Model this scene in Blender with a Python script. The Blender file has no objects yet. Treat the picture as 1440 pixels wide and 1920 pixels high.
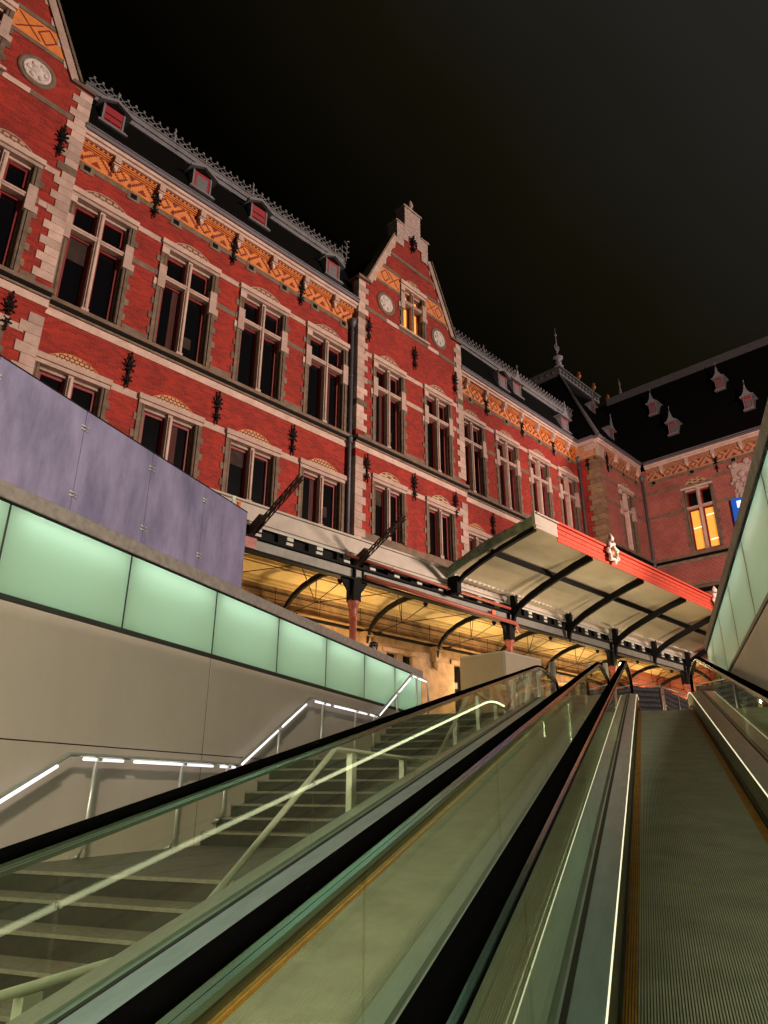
import bpy, math, random
from mathutils import Vector, Matrix, Euler
random.seed(7)
R = math.radians
sc = bpy.context.scene
col = sc.collection
# ---------------------------------------------------------------- camera
cam_d = bpy.data.cameras.new('camera'); cam = bpy.data.objects.new('camera', cam_d); col.objects.link(cam)
cam_d.sensor_fit = 'HORIZONTAL'; cam_d.sensor_width = 36; cam_d.lens = 32.865
cam_d.clip_start = 0.05; cam_d.clip_end = 2000
pit, roll, yaw = R(21.748), R(.189), R(-20.46)
fw = Vector((math.sin(yaw)*math.cos(pit), math.cos(yaw)*math.cos(pit), math.sin(pit)))
r0 = Vector((math.cos(yaw), -math.sin(yaw), 0)); u0 = r0.cross(fw)
rv = math.cos(roll)*r0 + math.sin(roll)*u0; uv = -math.sin(roll)*r0 + math.cos(roll)*u0
m3 = Matrix((rv, uv, -fw)).transposed()
cam.matrix_world = m3.to_4x4()
sc.camera = cam
# ---------------------------------------------------------------- view, world
sc.view_settings.view_transform = 'Standard'; sc.view_settings.look = 'None'
sc.view_settings.exposure = 0; sc.view_settings.gamma = 1
sc.cycles.use_denoising = True
sc.cycles.max_bounces = 9; sc.cycles.transparent_max_bounces = 24
sc.cycles.sample_clamp_indirect = 4
w = bpy.data.worlds.new('World'); sc.world = w; w.use_nodes = True
nt = w.node_tree; nt.nodes.clear()
out = nt.nodes.new('ShaderNodeOutputWorld'); bg = nt.nodes.new('ShaderNodeBackground')
tc = nt.nodes.new('ShaderNodeTexCoord'); noi = nt.nodes.new('ShaderNodeTexNoise'); rmp = nt.nodes.new('ShaderNodeValToRGB')
dt = nt.nodes.new('ShaderNodeVectorMath'); dt.operation = 'DOT_PRODUCT'; dt.inputs[1].default_value = (.773, -.07, .837)
ad = nt.nodes.new('ShaderNodeMath'); ad.operation = 'MULTIPLY_ADD'; ad.inputs[1].default_value = .26
noi.inputs['Scale'].default_value = 1.6; noi.inputs['Detail'].default_value = 3
nt.links.new(tc.outputs['Generated'], noi.inputs['Vector']); nt.links.new(tc.outputs['Generated'], dt.inputs[0])
nt.links.new(noi.outputs['Fac'], ad.inputs[0]); nt.links.new(dt.outputs['Value'], ad.inputs[2])
nt.links.new(ad.outputs[0], rmp.inputs[0])
rmp.color_ramp.elements[0].position = .38; rmp.color_ramp.elements[0].color = (.0006, .0005, .0002, 1)
rmp.color_ramp.elements[1].position = .90; rmp.color_ramp.elements[1].color = (.019, .018, .0155, 1)
e = rmp.color_ramp.elements.new(.63); e.color = (.0068, .0054, .0024, 1)
nt.links.new(rmp.outputs[0], bg.inputs[0]); bg.inputs[1].default_value = 1
nt.links.new(bg.outputs[0], out.inputs[0])

# directions of the station front: S runs along it, N points out of it towards the street
AZ = R(23.97); C0 = 20.0
S = Vector((math.sin(AZ), math.cos(AZ), 0)); N = Vector((math.cos(AZ), -math.sin(AZ), 0))
ORG = -C0*N
ROTB = math.pi/2 - AZ
def F(s, n, z): return ORG + s*S + n*N + Vector((0, 0, z))
# ---------------------------------------------------------------- floodlighting (the one sun lamp)
sd = bpy.data.lights.new('flood', 'SUN'); so = bpy.data.objects.new('flood', sd); col.objects.link(so)
sd.energy = 2.55; sd.angle = R(3); sd.color = (1, .79, .66)
el = R(9)
L = (.90*N + .43*S).normalized()*math.cos(el) + Vector((0, 0, math.sin(el)))
so.rotation_euler = L.to_track_quat('Z', 'Y').to_euler()
def lamp(name, kind, loc, energy, color, size=.3, target=None, cone=60, sy=None):
    d = bpy.data.lights.new(name, kind); o = bpy.data.objects.new(name, d); col.objects.link(o)
    o.location = loc; d.energy = energy; d.color = color
    if kind == 'AREA':
        d.size = size
        if sy: d.shape = 'RECTANGLE'; d.size_y = sy
    else: d.shadow_soft_size = size
    if kind == 'SPOT': d.spot_size = R(cone); d.spot_blend = .7
    if target is not None:
        v = Vector(loc) - Vector(target); o.rotation_euler = v.to_track_quat('Z', 'Y').to_euler()
    return o
# floodlight on a street mast for the corner wing
lamp('mast_floodlight', 'SPOT', F(14, 26, 9), 45000, (1, .72, .60), .5, F(45, 5, 18), 55)
lamp('facade_floodlight', 'SPOT', F(26, 17, 7.8), 6500, (1, .74, .60), .4, F(17, 0, 13), 75)
# area lamp added for the unseen hall lights, to brighten the pit
lamp('hall_luminaire', 'AREA', (-2.2, -3.2, 1.7), 420, (.95, 1, .68), 5, (-1.6, 5, -.3), sy=1.2)
# unseen spot added high behind to brighten stairs and beige wall
lamp('street_mast_lamp', 'SPOT', (4.5, -9, 9.5), 9500, (1, .89, .70), .6, (-2.6, 7, -.5), 62)
for q in (20.5, 26, 32): lamp('paving_uplight', 'SPOT', F(q, 6.6, 1.62), 560, (1, .86, .58), .12, F(q+.6, 7.0, 8), 150)  # unseen spots added to brighten the porch underside

# ---------------------------------------------------------------- materials
def mat(name, base=(.5, .5, .5), rough=.6, metal=0, noise=0, nscale=3, col2=None, emis=None, es=0, bump=0, bscale=20, spec=.5, coords='Object', stretch=(1, 1, 1), island=0):
    m = bpy.data.materials.new(name); m.use_nodes = True; t = m.node_tree; b = t.nodes['Principled BSDF']
    b.inputs['Base Color'].default_value = (*base, 1); b.inputs['Roughness'].default_value = rough
    b.inputs['Metallic'].default_value = metal; b.inputs['Specular IOR Level'].default_value = spec
    if emis: b.inputs['Emission Color'].default_value = (*emis, 1); b.inputs['Emission Strength'].default_value = es
    if noise or bump:
        tc = t.nodes.new('ShaderNodeTexCoord'); mp = t.nodes.new('ShaderNodeMapping'); mp.inputs['Scale'].default_value = stretch
        t.links.new(tc.outputs[coords], mp.inputs[0])
    if noise:
        n = t.nodes.new('ShaderNodeTexNoise'); n.inputs['Scale'].default_value = nscale; n.inputs['Detail'].default_value = 6
        n.inputs['Roughness'].default_value = .65
        rp = t.nodes.new('ShaderNodeValToRGB'); rp.color_ramp.elements[0].position = .5-.25; rp.color_ramp.elements[1].position = .5+.25
        c2 = col2 or tuple(c*(1-noise) for c in base)
        rp.color_ramp.elements[0].color = (*c2, 1); rp.color_ramp.elements[1].color = (*base, 1)
        t.links.new(mp.outputs[0], n.inputs['Vector']); t.links.new(n.outputs['Fac'], rp.inputs[0]); t.links.new(rp.outputs[0], b.inputs['Base Color'])
        mr = t.nodes.new('ShaderNodeMapRange'); mr.inputs['To Min'].default_value = min(1, rough*1.25); mr.inputs['To Max'].default_value = rough*.85
        t.links.new(n.outputs['Fac'], mr.inputs[0]); t.links.new(mr.outputs[0], b.inputs['Roughness'])
    if island and noise:
        ge = t.nodes.new('ShaderNodeNewGeometry'); mi = t.nodes.new('ShaderNodeMapRange'); mi.inputs['To Min'].default_value = 1-island; mi.inputs['To Max'].default_value = 1+island*.35
        hs_ = t.nodes.new('ShaderNodeHueSaturation'); t.links.new(ge.outputs['Random Per Island'], mi.inputs[0]); t.links.new(mi.outputs[0], hs_.inputs['Value'])
        t.links.new(rp.outputs[0], hs_.inputs['Color']); t.links.new(hs_.outputs[0], b.inputs['Base Color'])
    if bump:
        n2 = t.nodes.new('ShaderNodeTexNoise'); n2.inputs['Scale'].default_value = bscale; n2.inputs['Detail'].default_value = 4
        bp = t.nodes.new('ShaderNodeBump'); bp.inputs['Strength'].default_value = bump; bp.inputs['Distance'].default_value = .03
        t.links.new(mp.outputs[0], n2.inputs['Vector']); t.links.new(n2.outputs['Fac'], bp.inputs['Height']); t.links.new(bp.outputs[0], b.inputs['Normal'])
    return m
def brick_mat(name, c1, c2, mortar, msize=.012, bw=.22, bh=.066, off=.5, swap=False):
    m = bpy.data.materials.new(name); m.use_nodes = True; t = m.node_tree; b = t.nodes['Principled BSDF']; b.inputs['Roughness'].default_value = .85
    tc = t.nodes.new('ShaderNodeTexCoord'); sp = t.nodes.new('ShaderNodeSeparateXYZ'); cb = t.nodes.new('ShaderNodeCombineXYZ'); ad = t.nodes.new('ShaderNodeMath')
    t.links.new(tc.outputs['Object'], sp.inputs[0]); t.links.new(sp.outputs['X'], ad.inputs[0]); t.links.new(sp.outputs['Y'], ad.inputs[1])
    t.links.new(ad.outputs[0], cb.inputs['X']); t.links.new(sp.outputs['Z'], cb.inputs['Y'])
    br = t.nodes.new('ShaderNodeTexBrick'); br.inputs['Scale'].default_value = 1; br.inputs['Brick Width'].default_value = bw; br.inputs['Row Height'].default_value = bh
    br.inputs['Mortar Size'].default_value = msize; br.inputs['Mortar Smooth'].default_value = .4; br.inputs['Bias'].default_value = 0
    br.inputs['Color1'].default_value = (*c1, 1); br.inputs['Color2'].default_value = (*c2, 1); br.inputs['Mortar'].default_value = (*mortar, 1)
    t.links.new(cb.outputs[0], br.inputs['Vector'])
    n = t.nodes.new('ShaderNodeTexNoise'); n.inputs['Scale'].default_value = .7; n.inputs['Detail'].default_value = 10; n.inputs['Roughness'].default_value = .7
    t.links.new(tc.outputs['Object'], n.inputs['Vector'])
    rp = t.nodes.new('ShaderNodeValToRGB'); rp.color_ramp.elements[0].color = (.60, .55, .55, 1); rp.color_ramp.elements[1].color = (1.10, 1.08, 1.05, 1)
    rp.color_ramp.elements[0].position = .3; rp.color_ramp.elements[1].position = .65
    t.links.new(n.outputs['Fac'], rp.inputs[0])
    mx = t.nodes.new('ShaderNodeMix'); mx.data_type = 'RGBA'; mx.blend_type = 'MULTIPLY'; mx.inputs['Factor'].default_value = 1
    t.links.new(br.outputs['Color'], mx.inputs[6]); t.links.new(rp.outputs[0], mx.inputs[7]); t.links.new(mx.outputs[2], b.inputs['Base Color'])
    bp = t.nodes.new('ShaderNodeBump'); bp.inputs['Strength'].default_value = .5; bp.inputs['Distance'].default_value = .01; bp.invert = True
    t.links.new(br.outputs['Fac'], bp.inputs['Height']); t.links.new(bp.outputs[0], b.inputs['Normal'])
    return m
M = {}
M['brick'] = brick_mat('red_brick', (.42, .022, .010), (.21, .010, .006), (.37, .052, .030), .009, .24, .075)
M['brick_wing'] = brick_mat('weathered_red_brick', (.36, .07, .05), (.27, .05, .038), (.52, .27, .22), .012, .25, .085)
M['stone'] = mat('pale_sandstone', (.69, .49, .415), .8, noise=.35, nscale=2.2, col2=(.42, .28, .22), bump=.4, island=.30)
M['stone_dark'] = mat('weathered_sandstone', (.27, .185, .13), .85, noise=.6, nscale=3, col2=(.11, .07, .045), bump=.4, island=.35)
M['tan'] = mat('tan_sandstone', (.36, .22, .12), .85, noise=.6, nscale=2.5, bump=.5, island=.3)
M['orange'] = mat('glazed_orange_brick', (.84, .25, .040), .6, noise=.4, nscale=5, col2=(.52, .16, .035))
M['peach'] = mat('faded_orange_brick', (.56, .27, .14), .7, noise=.4, nscale=4)
M['motif'] = mat('dark_red_tile', (.22, .018, .008), .6)
M['sash'] = mat('wine_red_paint', (.20, .010, .010), .45)
M['pane'] = mat('dark_window_glass', (.003, .003, .004), .12, noise=.3, nscale=1)
M['lit'] = mat('lit_room_blind', (.8, .4, .1), .7, noise=.12, nscale=1.2, emis=(1, .36, .035), es=.85)
M['tube'] = mat('lit_tube', (1, 1, 1), .5, emis=(1, .93, .75), es=2.2)
M['carved'] = mat('carved_pale_stone', (.66, .48, .43), .8, noise=.7, nscale=9, col2=(.22, .15, .13), bump=1, bscale=9)
M['medal'] = mat('white_relief_stone', (.78, .66, .60), .7, noise=.45, nscale=7, bump=1, bscale=8)
M['slate'] = mat('dark_slate', (.0035, .0032, .0032), .9, noise=.5, nscale=8, spec=.08)
M['lead'] = mat('grey_zinc', (.18, .165, .18), .55, metal=.3, noise=.4, nscale=3)
M['zinc_dim'] = mat('dull_lead', (.20, .19, .205), .7, noise=.4, nscale=3)
M['iron'] = mat('black_wrought_iron', (.006, .005, .005), .7, spec=.12)
M['gutter'] = mat('grey_gutter_zinc', (.20, .17, .20), .5, metal=.3, noise=.3)
M['pipe'] = mat('grey_downpipe_paint', (.11, .11, .13), .45, noise=.4, nscale=6)
M['cgrey'] = mat('pale_canopy_paint', (.48, .41, .34), .6, noise=.22, nscale=2.5, bump=.1)
M['beam'] = mat('grey_steel_paint', (.22, .21, .17), .5, noise=.4, nscale=2.5)
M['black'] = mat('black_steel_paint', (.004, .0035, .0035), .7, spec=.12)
M['white'] = mat('white_block_paint', (.55, .54, .46), .6, noise=.3, nscale=9)
M['amber'] = mat('cream_boarding', (.62, .46, .23), .6, noise=.25, nscale=2)
M['cream'] = mat('cream_canopy_panel', (.54, .45, .31), .5, noise=.5, nscale=.7, col2=(.32, .25, .15), stretch=(.4, 1, 1))
M['rediron'] = mat('red_iron_paint', (.36, .07, .042), .45, noise=.5, nscale=7, col2=(.2, .04, .03))
M['porch_red'] = mat('coral_red_paint', (.62, .082, .042), .65, noise=.5, nscale=5, col2=(.5, .055, .03), spec=.25, bump=.1)
M['verdigris'] = mat('verdigris_flashing', (.28, .38, .25), .7, noise=.8, nscale=4, col2=(.07, .08, .055))
M['gold'] = mat('aged_gilding', (.26, .10, .025), .45, metal=.5, noise=.6, nscale=14)
M['clad'] = mat('beige_cladding', (.52, .43, .37), .55, noise=.16, nscale=.9, island=.16, bump=.04, bscale=60, stretch=(1, 1, .5))
M['coping'] = mat('grey_stone_coping', (.22, .19, .17), .7, noise=.5, nscale=12, bump=.2)
M['purple'] = mat('lilac_metal_panel', (.46, .40, .63), .20, metal=.45, noise=.5, nscale=1.9, col2=(.17, .155, .27), stretch=(1.6, 1.8, .5), bump=.10, bscale=2.2)  # pale and dark streaks in the colour stand in for reflections
M['joint'] = mat('dark_joint', (.012, .016, .010), .5)
M['steel'] = mat('brushed_steel', (.46, .50, .44), .34, metal=.72, noise=.25, nscale=5, stretch=(8, .35, 8))
M['steel_m'] = mat('satin_steel', (.56, .56, .50), .34, metal=.55, noise=.3, nscale=4)
M['rubber'] = mat('black_rubber', (.0018, .0017, .0017), .25, spec=.0)
M['ridge'] = mat('worn_aluminium_cleat', (.47, .485, .35), .5, metal=.1, noise=.4, nscale=3, stretch=(1, 1.4, 1))
M['groove'] = mat('dark_groove', (.012, .013, .007), .6)
M['yellow'] = mat('yellow_edge_cleat', (.52, .24, .02), .5, noise=.5, nscale=9)
M['skirt'] = mat('olive_steel_skirt', (.20, .19, .10), .35, metal=.7, noise=.3, nscale=3)
M['deck'] = mat('blue_steel_deck', (.34, .46, .45), .30, metal=.5, noise=.3, nscale=3, stretch=(6, .4, 6))
M['led_b'] = mat('led_strip_cream', (1, 1, 1), .5, emis=(1, .96, .66), es=3.2)
M['polish'] = mat('polished_steel_edge', (.62, .72, .68), .14, metal=1)
M['zinc_dark'] = mat('dark_roof_zinc', (.075, .072, .075), .7, noise=.4, nscale=3)
M['curtain'] = mat('dim_red_curtain', (.085, .016, .010), .8, noise=.7, nscale=6, stretch=(6, 1, .3))
M['blind'] = mat('dim_brown_blind', (.035, .014, .007), .8, noise=.5, nscale=3)
M['rust'] = mat('rusty_dark_iron', (.05, .016, .010), .8, noise=.6, nscale=9)
M['seam'] = mat('pallet_seam', (.22, .22, .145), .5)
M['rail_pale'] = mat('pale_satin_rail', (.74, .74, .62), .35, metal=.25, noise=.15)
M['led'] = mat('led_strip', (1, 1, 1), .5, emis=(1, .90, .58), es=1.05)  # emission puts the cream highlight into the steel lip edge
M['rail_led'] = mat('handrail_tube_lamp', (1, 1, 1), .5, emis=(.97, .93, 1), es=1.25)
M['wall_led'] = mat('wall_tube_lamp', (1, 1, 1), .5, emis=(.74, 1, .93), es=1050)
M['stair'] = mat('dark_granite_riser', (.026, .022, .014), .62, noise=.5, nscale=14, bump=.1)
M['landing'] = mat('grey_granite_paving', (.13, .125, .10), .5, noise=.35, nscale=9)
M['nosing'] = mat('worn_step_tread', (.19, .175, .13), .5, noise=.5, nscale=20)  # treads paler than risers: light on step tops put into colour
M['stringer'] = mat('beige_stringer', (.34, .29, .21), .6, noise=.3, nscale=3)
M['asphalt'] = mat('street_paving', (.06, .058, .05), .8, noise=.4, nscale=3)
M['board'] = mat('beige_hoarding_board', (.36, .29, .19), .6, noise=.15, nscale=1.5)
M['mesh'] = mat('black_fence_sheet', (.016, .013, .015), .6, noise=.6, nscale=5, bump=.8, bscale=4)
M['blue'] = mat('blue_sign_face', (.01, .09, .48), .4, emis=(.0, .10, .55), es=.5)
M['signwhite'] = mat('white_sign_mark', (.8, .85, .9), .4, emis=(.8, .9, 1), es=.7)
M['skin'] = mat('skin', (.52, .26, .16), .55, noise=.15, nscale=20)
M['hair'] = mat('black_hair', (.008, .006, .006), .5, noise=.4, nscale=60)
M['cloth'] = mat('dark_jacket', (.02, .02, .025), .8, noise=.4, nscale=30)
M['denim'] = mat('dark_trousers', (.03, .035, .05), .8, noise=.4, nscale=30)
M['phone'] = mat('black_phone', (.01, .01, .012), .2)
M['cup_white'] = mat('white_paper_cup', (.7, .66, .58), .6, noise=.2, nscale=30)
M['cup_orange'] = mat('orange_can', (.85, .16, .04), .4, noise=.2, nscale=30)
M['warm_lamp'] = mat('lantern_glow', (1, 1, 1), .5, emis=(1, .70, .35), es=14)
M['floor'] = mat('hall_floor_tiles', (.12, .12, .10), .4, noise=.3, nscale=4)

def checker_mat(name, a, b, sx, sz, rough=.7):
    m = bpy.data.materials.new(name); m.use_nodes = True; t = m.node_tree; p = t.nodes['Principled BSDF']; p.inputs['Roughness'].default_value = rough
    tc = t.nodes.new('ShaderNodeTexCoord'); mp = t.nodes.new('ShaderNodeMapping'); mp.inputs['Scale'].default_value = (sx, 0, sz); mp.inputs['Location'].default_value = (.03, .5, .02)
    ck = t.nodes.new('ShaderNodeTexBrick'); ck.inputs['Scale'].default_value = 1; ck.inputs['Brick Width'].default_value = 1; ck.inputs['Row Height'].default_value = 1
    ck.inputs['Mortar Size'].default_value = .16; ck.inputs['Color1'].default_value = (*a, 1); ck.inputs['Color2'].default_value = tuple(x*.8 for x in a)+(1,); ck.inputs['Mortar'].default_value = (*b, 1)
    sp = t.nodes.new('ShaderNodeSeparateXYZ'); cb = t.nodes.new('ShaderNodeCombineXYZ')
    t.links.new(tc.outputs['Object'], mp.inputs[0]); t.links.new(mp.outputs[0], sp.inputs[0]); t.links.new(sp.outputs['X'], cb.inputs['X']); t.links.new(sp.outputs['Z'], cb.inputs['Y'])
    t.links.new(cb.outputs[0], ck.inputs['Vector']); t.links.new(ck.outputs['Color'], p.inputs['Base Color'])
    return m
M['arch_orange'] = checker_mat('orange_patterned_arch', (.66, .33, .14), (.10, .03, .015), 6.5, 9)
M['arch_pale'] = checker_mat('pale_carved_arch', (.52, .30, .18), (.14, .06, .035), 4.2, 7)
M['arch_stripe'] = checker_mat('yellow_striped_arch', (.62, .42, .17), (.12, .05, .02), 1.4, 11)

def schlick(t, f0=.045):
    ge = t.nodes.new('ShaderNodeNewGeometry'); d = t.nodes.new('ShaderNodeVectorMath'); d.operation = 'DOT_PRODUCT'
    t.links.new(ge.outputs['Normal'], d.inputs[0]); t.links.new(ge.outputs['Incoming'], d.inputs[1])
    def mth(op, a, b=None, c=None):
        n = t.nodes.new('ShaderNodeMath'); n.operation = op
        for i, q in enumerate((a, b, c)):
            if q is None: continue
            if isinstance(q, (int, float)): n.inputs[i].default_value = q
            else: t.links.new(q, n.inputs[i])
        return n.outputs[0]
    a = mth('ABSOLUTE', d.outputs['Value']); b = mth('SUBTRACT', 1, a); c = mth('POWER', b, 5)
    class O: pass
    o = O(); o.outputs = [mth('MULTIPLY_ADD', c, 1-f0, f0)]; return o
def glass_mat(name, tint, rough=.0, boost=1.0):
    m = bpy.data.materials.new(name); m.use_nodes = True; t = m.node_tree; t.nodes.clear()
    o = t.nodes.new('ShaderNodeOutputMaterial'); mx = t.nodes.new('ShaderNodeMixShader'); tr = t.nodes.new('ShaderNodeBsdfTransparent')
    gl = t.nodes.new('ShaderNodeBsdfGlossy'); fr = schlick(t)
    mu = t.nodes.new('ShaderNodeMath'); mu.operation = 'MULTIPLY'; mu.inputs[1].default_value = boost; mu.use_clamp = True
    tr.inputs[0].default_value = (*tint, 1); gl.inputs['Roughness'].default_value = rough; gl.inputs['Color'].default_value = (.9, 1, .88, 1)
    t.links.new(fr.outputs[0], mu.inputs[0]); t.links.new(mu.outputs[0], mx.inputs[0]); t.links.new(tr.outputs[0], mx.inputs[1]); t.links.new(gl.outputs[0], mx.inputs[2]); t.links.new(mx.outputs[0], o.inputs[0])
    return m
M['glass'] = glass_mat('balustrade_glass', (.93, .945, .865), .004, 1.0)
def frost_mat():
    m = bpy.data.materials.new('frosted_green_glass'); m.use_nodes = True; t = m.node_tree; t.nodes.clear()
    o = t.nodes.new('ShaderNodeOutputMaterial'); tl = t.nodes.new('ShaderNodeBsdfTranslucent'); df = t.nodes.new('ShaderNodeBsdfDiffuse'); gl = t.nodes.new('ShaderNodeBsdfGlossy')
    tl.inputs[0].default_value = (.90, .97, .89, 1); df.inputs[0].default_value = (.16, .24, .16, 1); gl.inputs['Roughness'].default_value = .25
    a = t.nodes.new('ShaderNodeMixShader'); a.inputs[0].default_value = .28; b = t.nodes.new('ShaderNodeMixShader'); fr = t.nodes.new('ShaderNodeFresnel'); fr.inputs['IOR'].default_value = 1.35
    t.links.new(tl.outputs[0], a.inputs[1]); t.links.new(df.outputs[0], a.inputs[2]); t.links.new(fr.outputs[0], b.inputs[0]); t.links.new(a.outputs[0], b.inputs[1]); t.links.new(gl.outputs[0], b.inputs[2]); t.links.new(b.outputs[0], o.inputs[0])
    return m
M['frost'] = frost_mat()
M['cavity'] = mat('green_cavity_lining', (.05, .075, .03), .8)

# ---------------------------------------------------------------- mesh helper
class MB:
    def __init__(s): s.v = []; s.f = []; s.m = []; s.sm = []
    def face(s, pts, mi=0, smooth=False):
        i = len(s.v); s.v += [tuple(p) for p in pts]; s.f.append(tuple(range(i, i+len(pts)))); s.m.append(mi); s.sm.append(smooth)
    def box(s, x0, x1, y0, y1, z0, z1, mi=0):
        i = len(s.v); s.v += [(x, y, z) for x in (x0, x1) for y in (y0, y1) for z in (z0, z1)]
        for q in ((0, 1, 3, 2), (4, 6, 7, 5), (0, 4, 5, 1), (2, 3, 7, 6), (0, 2, 6, 4), (1, 5, 7, 3)):
            s.f.append(tuple(i+k for k in q)); s.m.append(mi); s.sm.append(False)
        return s
    def hexa(s, p, mi=0):   # 8 points: bottom 4, top 4
        i = len(s.v); s.v += [tuple(q) for q in p]
        for q in ((0, 3, 2, 1), (4, 5, 6, 7), (0, 1, 5, 4), (1, 2, 6, 5), (2, 3, 7, 6), (3, 0, 4, 7)):
            s.f.append(tuple(i+k for k in q)); s.m.append(mi); s.sm.append(False)
    def prism(s, poly, a, b, fn, mi=0, smooth=False):  # poly 2d, extruded from a to b; fn(u,v,t)->xyz
        i = len(s.v); n = len(poly)
        s.v += [tuple(fn(u, v, a)) for u, v in poly] + [tuple(fn(u, v, b)) for u, v in poly]
        s.f.append(tuple(range(i, i+n))); s.m.append(mi); s.sm.append(False)
        s.f.append(tuple(range(i+2*n-1, i+n-1, -1))); s.m.append(mi); s.sm.append(False)
        for k in range(n):
            k2 = (k+1) % n; s.f.append((i+k, i+n+k, i+n+k2, i+k2)); s.m.append(mi); s.sm.append(smooth)
    def tube(s, pts, r, mi=0, n=8, flat=None):
        pts = [Vector(p) for p in pts]; rings = []
        rr = r if isinstance(r, (list, tuple)) else [r]*len(pts)
        for k, p in enumerate(pts):
            d = (pts[min(k+1, len(pts)-1)] - pts[max(k-1, 0)]).normalized()
            ref = Vector((0, 0, 1)) if abs(d.z) < .95 else Vector((1, 0, 0))
            a = d.cross(ref).normalized(); b = a.cross(d).normalized()
            i = len(s.v); rings.append(i)
            for j in range(n):
                t = 2*math.pi*(j+.5)/n; s.v.append(tuple(p + a*math.cos(t)*rr[k] + b*math.sin(t)*rr[k]*(flat or 1)))
        for k in range(len(pts)-1):
            a, b = rings[k], rings[k+1]
            for j in range(n):
                j2 = (j+1) % n; s.f.append((a+j, a+j2, b+j2, b+j)); s.m.append(mi); s.sm.append(n > 4)
        s.f.append(tuple(rings[0]+j for j in reversed(range(n)))); s.m.append(mi); s.sm.append(False)
        s.f.append(tuple(rings[-1]+j for j in range(n))); s.m.append(mi); s.sm.append(False)
        return s
    def lathe(s, prof, c=(0, 0, 0), n=14, mi=0, axis='z'):  # prof [(r,h)]
        i = len(s.v)
        for r, h in prof:
            for j in range(n):
                t = 2*math.pi*j/n
                if axis == 'z': s.v.append((c[0]+r*math.cos(t), c[1]+r*math.sin(t), c[2]+h))
                else: s.v.append((c[0]+r*math.cos(t), c[1]-h, c[2]+r*math.sin(t)))
        for k in range(len(prof)-1):
            for j in range(n):
                j2 = (j+1) % n; s.f.append((i+k*n+j, i+k*n+j2, i+(k+1)*n+j2, i+(k+1)*n+j)); s.m.append(mi); s.sm.append(True)
        s.f.append(tuple(i+j for j in reversed(range(n)))); s.m.append(mi); s.sm.append(False)
        s.f.append(tuple(i+(len(prof)-1)*n+j for j in range(n))); s.m.append(mi); s.sm.append(False)
        return s
    def data(s, name, mats):
        me = bpy.data.meshes.new(name); me.from_pydata(s.v, [], s.f); me.update()
        for m in mats: me.materials.append(M[m])
        me.polygons.foreach_set('material_index', s.m); me.polygons.foreach_set('use_smooth', s.sm)
        import bmesh
        bm = bmesh.new(); bm.from_mesh(me); bmesh.ops.recalc_face_normals(bm, faces=bm.faces); bm.to_mesh(me); bm.free()
        return me
    def build(s, name, mats, parent=None, loc=(0, 0, 0), rotz=0, world=False, label=None, bevel=0):
        if isinstance(mats, str): mats = [mats]
        if world and parent:
            o = Vector(parent.location); s.v = [(v[0]-o.x, v[1]-o.y, v[2]-o.z) for v in s.v]
        return link(name, s.data(name, mats), parent, loc, rotz, label, bevel)
def build_pieces(k, name, mats, parent, loc=(0, 0, 0), rotz=0, tol=.03):
    # one part for every separate piece gathered in k
    par = list(range(len(k.v)))
    def find(a):
        while par[a] != a: par[a] = par[par[a]]; a = par[a]
        return a
    for f in k.f:
        for v in f[1:]: par[find(v)] = find(f[0])
    isl = {}
    for i in range(len(k.v)): isl.setdefault(find(i), []).append(i)
    keys = list(isl); bb = {}
    for q in keys:
        P = [k.v[i] for i in isl[q]]; bb[q] = [min(p[a] for p in P)-tol/2 for a in range(3)]+[max(p[a] for p in P)+tol/2 for a in range(3)]
    for i, a in enumerate(keys):
        for b in keys[i+1:]:
            A, B = bb[a], bb[b]
            if all(A[c] <= B[c+3] and B[c] <= A[c+3] for c in range(3)): par[find(a)] = find(b)
    grp = {}
    for fi, f in enumerate(k.f): grp.setdefault(find(f[0]), []).append(fi)
    for fs in grp.values():
        m = MB(); mp = {}
        for fi in fs:
            t = []
            for v in k.f[fi]:
                if v not in mp: mp[v] = len(m.v); m.v.append(k.v[v])
                t.append(mp[v])
            m.f.append(tuple(t)); m.m.append(k.m[fi]); m.sm.append(k.sm[fi])
        m.build(name, mats, parent, loc, rotz)
def link(name, me, parent=None, loc=(0, 0, 0), rotz=0, label=None, bevel=0):
    o = bpy.data.objects.new(name, me); col.objects.link(o)
    if parent: o.parent = parent
    o.location = loc; o.rotation_euler = (0, 0, rotz)
    if label: o['label'] = label
    if bevel:
        bv = o.modifiers.new('bevel', 'BEVEL'); bv.width = bevel; bv.segments = 1; bv.limit_method = 'ANGLE'
    return o
def thing(name, label, cat, loc=(0, 0, 0), rotz=0, group=None):
    o = bpy.data.objects.new(name, None); col.objects.link(o); o.location = loc; o.rotation_euler = (0, 0, rotz)
    o['label'] = label; o['category'] = cat
    if group: o['group'] = group
    return o
def struct(o): o['kind'] = 'structure'; return o

T = math.tan(R(11.63)); ST = 1.5      # incline of the travelators; street level (camera eye is z 0)
# ================================================================ GROUND
YC = 15.1
g = MB()
for x0, x1, y0, y1 in ((-600, -5.75, -60, 900), (1.55, 600, -60, 900), (-5.75, 1.55, 16.35, 900), (-600, 600, -500, -60)):
    g.face([(x0, y0, ST), (x1, y0, ST), (x1, y1, ST), (x0, y1, ST)])
struct(g.build('ground', 'asphalt'))
g = MB(); g.box(-5.75, 1.55, -14, -4.2, -2.85, -2.62)
struct(g.build('hall_floor', 'floor'))
g = MB(); g.box(-5.75, 1.55, -14, -5.5, 1.9, 2.1)
struct(g.build('hall_ceiling', 'clad'))
g = MB(); g.box(-5.75, 1.55, -14.3, -14.05, -2.85, 2.1)
struct(g.build('hall_end_wall', 'clad'))
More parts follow.
